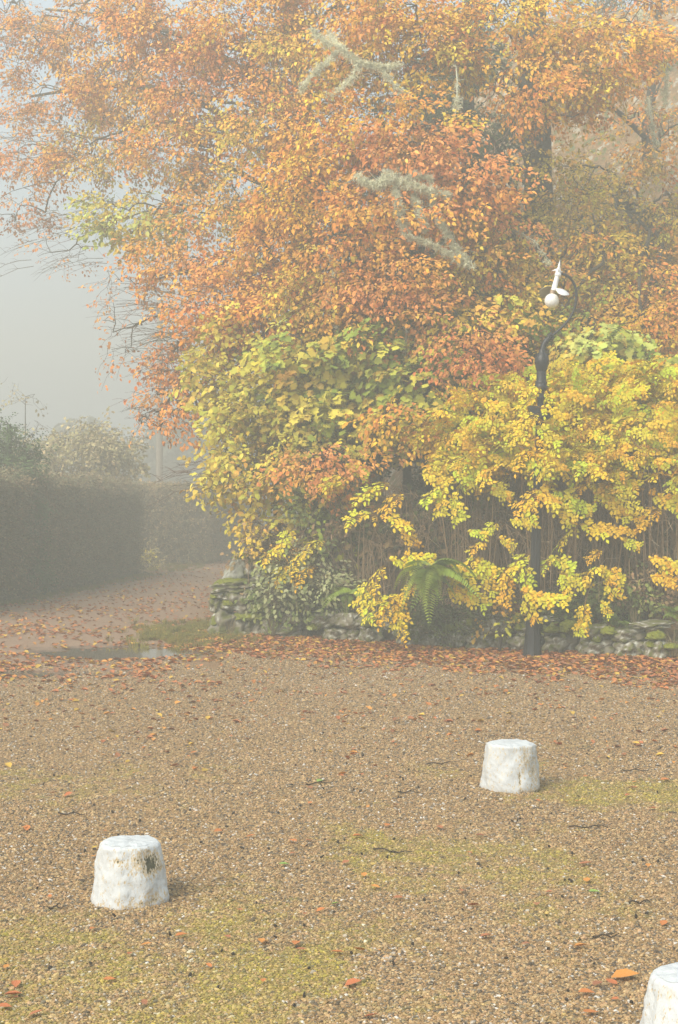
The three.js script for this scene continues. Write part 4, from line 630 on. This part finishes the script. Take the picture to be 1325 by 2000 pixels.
const slopeShrub = (px, py, D, rx, ry, n, pals, label) => { const c = at(px, py, D), y = bankY(c.x, D), base = V(c.x, y - 0.05, -D), t = thing('slope_shrub', label, 'shrub', base, 'shrubs on the hillside'); bough(t, base.clone(), V(c.x, Math.max(c.y, y + ry * 0.7), -D), V(rx, ry, 0.5), pals, SP.fine, n, { nodes: 60, r: 0.0045, size: 1.6, droop: 0, tilt: 0.8 }); };
slopeShrub(1115, 300, 27, 0.5, 0.6, 60, ['BR', 'OG'], 'brown twiggy shrub on the slope just right of the trunk'); slopeShrub(1190, 250, 30, 0.7, 0.6, 90, ['BR', 'LG'], 'dull olive shrub on the slope between trunk and right tree'); slopeShrub(1300, 200, 29, 0.6, 0.7, 70, ['BR'], 'brown shrub on the slope behind the right tree');
slopeShrub(1160, 130, 31, 0.8, 0.7, 70, ['BR', 'OG'], 'withered shrub high on the slope under orange boughs'); slopeShrub(1270, 90, 31, 0.9, 0.8, 80, ['BR', 'LG'], 'withered shrub highest on the slope at the right'); slopeShrub(1240, 310, 27, 0.7, 0.5, 80, ['LG', 'BR'], 'low green brown shrub on the slope above the olive leaves');

// dry grass
function grassTuft(seed, n, h) { const r = rngOf(seed), g = new GB(); for (let k = 0; k < n; k++) { const a = r() * 6.283, q = r() * 0.05, l = h * (0.5 + 0.6 * r()), lean = 0.15 + 0.5 * r(), c = 0.7 + 0.5 * r(), b = V(Math.cos(a) * q, 0, Math.sin(a) * q), d = V(Math.cos(a), 0, Math.sin(a)), w = 0.002 + 0.0015 * r(); const m = b.clone().addScaledVector(d, l * lean * 0.3).add(V(0, l * 0.6, 0)), e = b.clone().addScaledVector(d, l * lean).add(V(0, l * (1 - lean * 0.4), 0)); g.tube([b, m, e], [w, w * 0.8, w * 0.2], 3, [c, c, c]); } return g.build(); }
const tuftG = [1, 2, 3].map((k) => grassTuft(k, 26, 0.3)), lawnG = [4, 5].map((k) => grassTuft(k, 16, 0.07));
const straw = new THREE.MeshStandardMaterial({ vertexColors: true, color: C(0.40, 0.31, 0.15), roughness: 0.9 });
{
  const spots = [[540, 1185, 17.35, 1.6, 'tall dry straw grass tuft right of the stone pier'], [552, 1150, 17.4, 1.5, 'dry straw grass tuft standing on the bank by the pier'], [450, 1238, 17.45, 0.9, 'dry straw grass tuft at the foot of the pier'], [533, 1236, 17.2, 1.1, 'thin straw grass tuft between pier and wall stones'], [1315, 1275, 14.75, 1, 'pale straw grass tuft at the right end of the wall'], [505, 1105, 18, 1, 'reddish dry grass tuft on top behind the pier'], [600, 1190, 17, 1, 'straw grass tuft in front of the pale leafy plant'], [1240, 1210, 15.3, 0.9, 'straw grass tuft on top of the wall at right']];
  spots.forEach(([px, py, D, s, label], k) => { const p = at(px, py, D), m = shade(new THREE.Mesh(tuftG[k % 3], straw)); m.name = numbered('grass_tuft'); m.position.copy(p); m.position.y -= 0.03; m.scale.setScalar(s); m.userData = { label, category: 'grass tuft', group: 'dry grass tufts by the wall' }; scene.add(m); });
}
const mInst = (p, s, e) => new THREE.Matrix4().compose(p, new THREE.Quaternion().setFromEuler(e), typeof s === 'number' ? V(s, s, s) : s);
function stuff(name, label, category, geo, mat, list) { const im = instanced(numbered(name), geo, mat, list, scene); im.userData = { kind: 'stuff', label, category }; return im; }
{ // short grass verge by the pier and along the hedge
  const l = [[], []];
  for (let k = 0; k < 2600; k++) {
    let x, D; if (k < 1300) { x = -1.75 + gauss() * 0.75; D = 17.9 + gauss() * 1.5; if (x > -1.2 && D > 17.5) continue; } else if (k < 2100) { const t = R(); D = lerp(20, 34, t); x = -5.6 + (D - 23.4) * 0.088 + rr(-0.1, 0.7) * R(); } else { D = rr(35, 41); x = rr(-5, -3.6); if (x > -3.9 - (D - 35) * 0.0 && R() < 0.5) continue; }
    if (n2(x * 1.5, D) < -0.25) continue; const f = rr(0.7, 1.2); l[k & 1].push([mInst(V(x, groundY(x, D) - 0.005, -D), rr(0.6, 1.4), new THREE.Euler(0, R() * 6, 0)), mix([0.20 * f, 0.20 * f, 0.03], [0.34 * f, 0.27 * f, 0.05], R())]);
  }
  const gm = new THREE.MeshStandardMaterial({ vertexColors: true, roughness: 0.9 });
  l.forEach((q, k) => stuff('grass_verge', k ? 'short yellow green grass along the verges' : 'short green grass beside the pier and hedge foot', 'grass', lawnG[k], gm, q));
}

// ------------------------------------------------------------------ fallen leaves, twigs
function fallen(seed, lobes) { const r = rngOf(seed), g = new GB(), c = 1; g.leaf(V(-0.5, 0.02, 0), V(1, 0.05 * (r() - 0.5), 0), V(0.25 * (r() - 0.5), 1, 0.5 * (r() - 0.5)), 1, 0.62 + 0.12 * r(), [c, c, c], 0.1 + 0.12 * r(), 0.1 - 0.3 * r(), lobes); g.tube([V(-0.5, 0.02, 0), V(-0.66, 0.03, 0.03), V(-0.8, 0.01, 0.05)], [0.012, 0.01, 0.008], 3, [0.6, 0.5, 0.4]); return g.build(false); }
const fallenG = [1, 2, 3, 4, 5].map((k) => fallen(k, 0)), fallenL = [6, 7].map((k) => fallen(k, 1));
const LIT = [[0.60, 0.23, 0.07], [0.54, 0.19, 0.075], [0.46, 0.19, 0.085], [0.66, 0.30, 0.07], [0.36, 0.16, 0.08], [0.68, 0.44, 0.08]];
{
  const l = [[], [], [], [], []];
  const add = (x, y, D, s, pal) => { const c = pal[Math.floor(R() * pal.length)], f = rr(0.7, 1.15); l[Math.floor(R() * 5)].push([mInst(V(x, y, -D), s, new THREE.Euler(gauss() * 0.35, R() * 6.3, gauss() * 0.35)), [c[0] * f, c[1] * f, c[2] * f]]); };
  for (let k = 0; k < 9500; k++) { const x = rr(-2.0, 4.6), o = Math.pow(R(), 2) * (2.6 + 0.7 * n2(x * 1.5, 1)), D = wallD(x) - 0.02 - o; if (D > 15.35 - 0 * x && x > 1.5 && D > wallD(x)) continue; add(x, groundY(x, D) + 0.012 + R() * 0.02 * (1 - o), D, rr(0.04, 0.08), LIT); }
  for (let k = 0; k < 9500; k++) { const D = 13.2 + 0.7 * gauss() + 29 * Math.pow(R(), 1.4), x = -1.0 - 0.02 * D - Math.pow(R(), 0.8) * 0.23 * D + 0.6 * n2(D * 0.7, 3), q = n2(x * 0.8 + 5, D * 0.35) + 0.5 * n2(x * 2.5, D * 1.4); if (q < 0.05 && R() < 0.65 || pud(x, D) < 1.2 || x < -5.7 + (D - 23.4) * 0.088 && D > 18) continue; add(x, groundY(x, D) + 0.008, D, rr(0.05, 0.085), LIT); }
  for (let k = 0; k < 1500; k++) { const x = rr(-1, 4.4), D = wallD(x) + rr(0, 3); add(x, bankY(x, D) + 0.02, D, rr(0.05, 0.09), LIT); }
  for (let k = 0; k < 4200; k++) { const D = 8.2 + 7.4 * Math.sqrt(R()), x = rr(-0.25, 0.25) * D; if (D > wallD(x) - 0.5 || R() > 0.25 + 0.75 * sstep(-0.2, 0.5, n2(x * 0.7, D * 1.6))) continue; add(x, groundY(x, D) + 0.006, D, 0.016 + 0.05 * Math.pow(R(), 2.2), LIT); }
  l.forEach((q, k) => stuff('leaf_litter', ['rust brown leaf litter along the wall and track', 'orange leaf litter along the wall and track', 'brown leaf litter along the wall and track', 'amber leaf litter along the wall and track', 'mixed leaf litter along the wall and track'][k], 'leaf litter', fallenG[k], M.litter, q));
}
const litMats = LIT.map((c) => { const m = leafMat(0.12, 0.6); m.color = C(c[0] * 0.95, c[1] * 0.9, c[2] * 0.9); return m; });
const greenMat = leafMat(0.2, 0.6); greenMat.color = C(0.30, 0.44, 0.10); const yelMat = leafMat(0.2, 0.6); yelMat.color = C(0.66, 0.45, 0.04);
function leafOn(px, py, len, mi, label, rot = R() * 6.3, geo) {
  const D = EYE * FOCAL / (py - 990), x = (px - 662.5) / FOCAL * D, m = shade(new THREE.Mesh(geo ?? fallenG[Math.floor(R() * 5)], typeof mi === 'number' ? litMats[mi] : mi));
  m.name = numbered('fallen_leaf'); m.position.set(x, groundY(x, D) + 0.014, -D); m.rotation.set(gauss() * 0.2, rot, gauss() * 0.2); m.scale.set(len, len * 0.55, len); m.userData = { label, category: 'leaf', group: 'fallen leaves lying singly on the gravel' }; scene.add(m);
}
[[1222, 1912, 0.1, 3, 'bright orange fallen leaf lying beside the corner post', 0.1], [1135, 1853, 0.055, 3, 'orange fallen leaf casting a shadow, above the corner leaf', 0.3], [1147, 1945, 0.06, 0, 'orange leaf below the corner post leaf', 0.1], [1155, 1985, 0.06, 0, 'orange leaf at the bottom edge near the corner post', 0.4], [1162, 1746, 0.055, greenMat, 'pale green fallen leaf on the gravel at lower right', 0.2], [354, 1838, 0.05, 0, 'rust leaf lower right of the left post', 0.5], [286, 1856, 0.045, 3, 'small orange leaf below the left post', 0.1], [185, 1658, 0.035, yelMat, 'yellow leaf beside the left post', 0.1], [183, 1676, 0.03, 3, 'tiny orange leaf under the yellow one by the left post', 0.3], [213, 1924, 0.045, 0, 'rust leaf near the bottom left, alone', 0.2], [25, 1953, 0.06, 1, 'rust leaf at the left bottom edge, upper of two', 0.2], [8, 1976, 0.05, 1, 'rust leaf at the left bottom edge, lower of two', 0.1], [70, 1988, 0.05, 2, 'brown leaf on the bottom edge, left', 0.4], [555, 1698, 0.05, greenMat, 'green fallen leaf in the middle of the yard', 0.2], [655, 1775, 0.035, greenMat, 'small green fallen leaf in the lower middle', 0.1], [627, 1532, 0.07, greenMat, 'pale green sprig leaf in the centre of the yard', 0.9], [925, 1775, 0.06, 2, 'broad brown leaf in the lower right yard', 0.4], [490, 1640, 0.05, 0, 'orange leaf level with the left post, to its right', 0.1], [700, 1640, 0.06, 0, 'rust leaf in mid yard below the right post', 0.4], [1300, 1525, 0.06, 0, 'rust leaf at the right edge level with the right post', 0.2], [1145, 1690, 0.07, 2, 'brown curled leaf lower right of the right post', 0.2], [690, 1930, 0.06, 1, 'rust leaf at the bottom centre', 0.2], [725, 1995, 0.05, 1, 'rust leaf touching the bottom centre edge', 0.1], [950, 1835, 0.05, 2, 'dull red leaf in the lower right middle', 0.3]]
  .forEach(([a, b, c, d, e, f]) => leafOn(a, b, c, d, e, f));
for (let k = 0; k < 120; k++) { const py = 1330 + 640 * Math.pow(R(), 1.5), px = rr(5, 1320); if (Math.hypot((px - 254) / 95, (py - 1720) / 100) < 1 || Math.hypot((px - 998) / 70, (py - 1500) / 75) < 1) continue; const mi = Math.floor(R() * 5), far = py < 1450, where = px < 330 ? (far ? 'near the puddles' : py < 1640 ? 'up the left side' : 'around the left post') : px < 700 ? (far ? 'in the far middle of the yard' : py < 1680 ? 'in the left middle of the yard' : 'in the lower middle of the yard') : px < 1080 ? (far ? 'in front of the lamp' : py < 1600 ? 'around the right post' : 'below the right post') : far ? 'in front of the wall at right' : py < 1650 ? 'by the yellow moss at right' : 'above the corner post'; leafOn(px, py, rr(0.025, 0.055), mi, ['orange', 'rust red', 'dull brown', 'amber', 'dark brown'][mi] + ' leaf on the gravel ' + where); }
{
  const dark = new THREE.MeshStandardMaterial({ color: C(0.05, 0.035, 0.022), roughness: 0.9 });
  const tw = (px, py, L, rot, label) => { const D = EYE * FOCAL / (py - 990), x = (px - 662.5) / FOCAL * D, g = new GB(), P = []; for (let k = 0; k <= 6; k++) P.push(V((k / 6 - 0.5) * L, 0.008 + 0.006 * Math.sin(k * 1.7 + px), 0.05 * L * Math.sin(k * 1.1 + px))); g.tube(P, P.map((_, k) => 0.0045 - 0.0004 * k), 5, [1, 1, 1]); g.tube([P[3], P[3].clone().add(V(0.12 * L, 0.012, 0.12 * L)), P[3].clone().add(V(0.26 * L, 0.01, 0.16 * L))], [0.003, 0.002, 0.0015], 4, [1, 1, 1]); const m = shade(new THREE.Mesh(g.build(), dark)); m.name = numbered('twig'); m.position.set(x, groundY(x, D) + 0.004, -D); m.rotation.y = rot; m.userData = { label, category: 'twig', group: 'dark twigs lying on the gravel' }; scene.add(m); };
  [[1150, 1618, 0.2, 0.05, 'dark twig lying below the right post'], [765, 1668, 0.2, -0.5, 'dark forked twig in the middle of the yard'], [1240, 1505, 0.16, 0.1, 'thin dark twig at right behind the moss patch'], [860, 1495, 0.17, 0.2, 'thin dark twig left of the right post'], [800, 1555, 0.13, 0.1, 'short dark twig left below the right post'], [140, 1592, 0.14, 0, 'thin twig above the left post'], [625, 1535, 0.18, 0.5, 'crooked twig by the pale green sprig'], [1185, 1832, 0.1, 0.15, 'short dark twig near the lower right corner'], [1250, 1765, 0.09, 0.1, 'short dark twig at the right lower edge'], [110, 1780, 0.06, 0.2, 'dark stub of twig left of the left post']].forEach((a) => tw(...a));
  const mast = new THREE.DodecahedronGeometry(1, 0), l = [];
  for (let k = 0; k < 170; k++) { const D = 4.5 + 6.5 * R(), x = rr(-0.25, 0.25) * D; l.push([mInst(V(x, groundY(x, D) + 0.008, -D), V(rr(0.004, 0.013), rr(0.003, 0.007), rr(0.004, 0.008)), new THREE.Euler(R(), R() * 6, R())), [0.03, 0.022, 0.015]]); }
  stuff('beech_mast', 'dark beech husks strewn over the gravel', 'husks', mast, new THREE.MeshStandardMaterial({ roughness: 0.9 }), l);
}

// ------------------------------------------------------------------ hedges, pole and trees in the mist at left
function hedge(label, quad, H, pal = PAL.HE) {                             // quad: [x, D] corners, the first two are the visible long face
  const cx = quad.reduce((s, q) => s + q[0], 0) / 4, cd = quad.reduce((s, q) => s + q[1], 0) / 4, t = thing('clipped_hedge', label, 'hedge', V(cx, 0, -cd));
  const s = new THREE.Shape(quad.map(([x, D]) => new THREE.Vector2((x - cx) * 0.985, (D - cd) * 0.995))), g = new THREE.ExtrudeGeometry(s, { depth: H - 0.08, bevelEnabled: false }); g.rotateX(-PI / 2);
  part('branches', g, new THREE.MeshStandardMaterial({ color: C(0.15, 0.125, 0.075), roughness: 1 }), t);
  const l = [[], []];
  const face = (a, b, n) => { for (let k = 0; k < n; k++) { const u = R(), y = H * Math.pow(R(), 0.9), x = lerp(a[0], b[0], u) - cx, z = -(lerp(a[1], b[1], u) - cd), nn = V(b[1] - a[1], 0, b[0] - a[0]).normalize(), w = -0.03 + 0.05 * n3(x * 1.6, y * 1.6, z * 1.6) + (R() < 0.02 ? 0.06 : 0); push(V(x, y, z).addScaledVector(nn, w * 1.5), V(-nn.x, 0.2, -nn.z)); } };
  const push = (p, out) => { const c = pal[Math.floor(R() * 4)], f = rr(0.6, 1.4); l[Math.floor(R() * 2)].push([sprayMatrix(p, out.clone().multiplyScalar(-1).add(V(gauss() * 0.8, gauss() * 0.8, gauss() * 0.8)), 0.9, rr(0.55, 1.0)), [c[0] * f, c[1] * f, c[2] * f]]); };
  quad.forEach((a, k) => { const b = quad[(k + 1) % 4]; face(a, b, Math.round(Math.hypot(b[0] - a[0], b[1] - a[1]) * H * 230)); });
  for (let k = 0; k < 3000; k++) { const u = R(), v = R(), p = [0, 1].map((i) => lerp(lerp(quad[0][i], quad[1][i], u), lerp(quad[3][i], quad[2][i], u), v)); push(V(p[0] - cx, H - 0.07 + 0.05 * n2(p[0] * 2, p[1] * 2) + (R() < 0.04 ? 0.05 : 0), -(p[1] - cd)), V(0, -1, 0)); }
  l.forEach((q, k) => instanced('leaves', SP.fine[k], M.leaf, q, t));
}
hedge('long dark clipped hedge along the left of the track', [[-5.95, 19.5], [-4.72, 33.6], [-6.4, 33.8], [-7.6, 19.5]], 2.12);
hedge('paler clipped hedge farther off past the gap in the hedges', [[-6.6, 40], [-3.72, 40], [-2.9, 50], [-5.6, 50.4]], 2.15, PAL.HB);
{
  const D = 55, p = at(312, 990, D), t = thing('telegraph_pole', 'grey telegraph pole fading into the mist above the hedges', 'pole', V(p.x, 0, -D)), gb = new GB();
  gb.tube([V(0, 0, 0), V(0, 4, 0), V(0.02, 9.6, 0)], [0.15, 0.135, 0.11], 14, [0.3, 0.27, 0.22]); part('pole', gb.build(), M.twig, t);
  part('crossarm', new THREE.BoxGeometry(1.1, 0.09, 0.09).translate(0, 9.2, 0.14), new THREE.MeshStandardMaterial({ color: C(0.25, 0.22, 0.18), roughness: 0.9 }), t);
}
{
  const cone = (label, px, D, h, w) => { const b = at(px, 990, D), t = thing('conifer', label, 'tree', V(b.x, 0, -D)), cur = trunk(t, [t.position.clone(), t.position.clone().add(V(0.02, h * 0.5, 0)), t.position.clone().add(V(0, h, 0))], [0.09, 0.06, 0.02], [0.1, 0.08, 0.06]); for (let k = 0; k < 9; k++) { const f = k / 8; bough(t, cur.getPoint(Math.max(0.05, f * 0.9)), t.position.clone().add(V(gauss() * w * 0.3, lerp(0.4, h - 0.25, f), gauss() * w * 0.3)), V(w * (1.05 - 0.72 * f), h * 0.13, w * (1.05 - 0.72 * f)), ['CF'], SP.fine, 130, { nodes: 26, tilt: 0.8 }); } };
  cone('blue green conifer over the hedge at the left edge', 20, 25.2, 3.05, 0.55);
  const sh = (name, label, px, D, lobes, kind, sc, cat = 'shrub') => { const b = at(px, 990, D), t = thing(name, label, cat, V(b.x, 0, -D)), top = at(px, Math.min(...lobes.map((q) => q[1])) + 20, D), cur = trunk(t, [t.position.clone(), t.position.clone().lerp(top, 0.5), top], [0.03, 0.022, 0.01], [0.2, 0.18, 0.14]); dress(t, cur, lobes, kind, { nodes: 40, dens: sc, r: 0.0025, size: 1.2, bark: [0.16, 0.14, 0.11] }); };
  sh('pale_shrub', 'pale straw coloured shrub showing above the long hedge', 160, 37, [[110, 880, 60, 50, 36.5, ['PY']], [170, 860, 60, 40, 36.5, ['PY']], [220, 890, 50, 45, 36.8, ['PY']], [150, 920, 90, 30, 36.2, ['PY']]], SP.hazel, 2.2);
  sh('bare_sapling', 'thin nearly bare sapling above the left hedge', 50, 34, [[45, 770, 30, 45, 34, ['PY'], 0.25, SP.thin], [60, 840, 35, 30, 34, ['PY'], 0.3, SP.thin]], SP.thin, 1, 'tree');
  leafyPlant('leafy_plant', 'pale yellow low plants in the gap between the hedges', 284, 1085, 36.3, 0.25, 0.35, 0.3, 70, ['PY', 'YG'], SP.fine, 1.3);
  // far wood, one mass in the mist
  const gb = new GB(), l = [[], []], clump = [beechSpray(71, 26, 1.6, 0.5, 0.32), beechSpray(72, 26, 1.6, 0.5, 0.32)];
  for (let k = 0; k < 34; k++) {
    const x = lerp(-30, 10, (k + 0.5) / 34) + gauss(), D = rr(84, 104), h = rr(4, 7.5); gb.tube([V(x, 0, -D), V(x + 0.1, h * 0.5, -D), V(x, h, -D)], [0.22, 0.15, 0.03], 6, [0.08, 0.065, 0.05]);
    for (let q = 0; q < 90; q++) { const f = Math.pow(R(), 0.8), w = 2.0 * (1.1 - f), a = R() * 6.283, p = V(x + Math.cos(a) * w * Math.sqrt(R()), h * (0.08 + 0.92 * f), -D + Math.sin(a) * w), c = rr(0.7, 1.2); l[q & 1].push([sprayMatrix(p, V(Math.cos(a), -0.4, Math.sin(a)), 0.5, rr(0.7, 1.2)), [0.16 * c, 0.17 * c, 0.12 * c]]); }
  }
  const w = part('distant_wood', gb.build(), M.twig, scene, 'stuff'); w.userData.label = 'far dark wood dissolving into the mist'; w.userData.category = 'wood';
  l.forEach((q, k) => instanced('leaves', clump[k], M.leaf, q, w));
}

renderer.render(scene, camera);
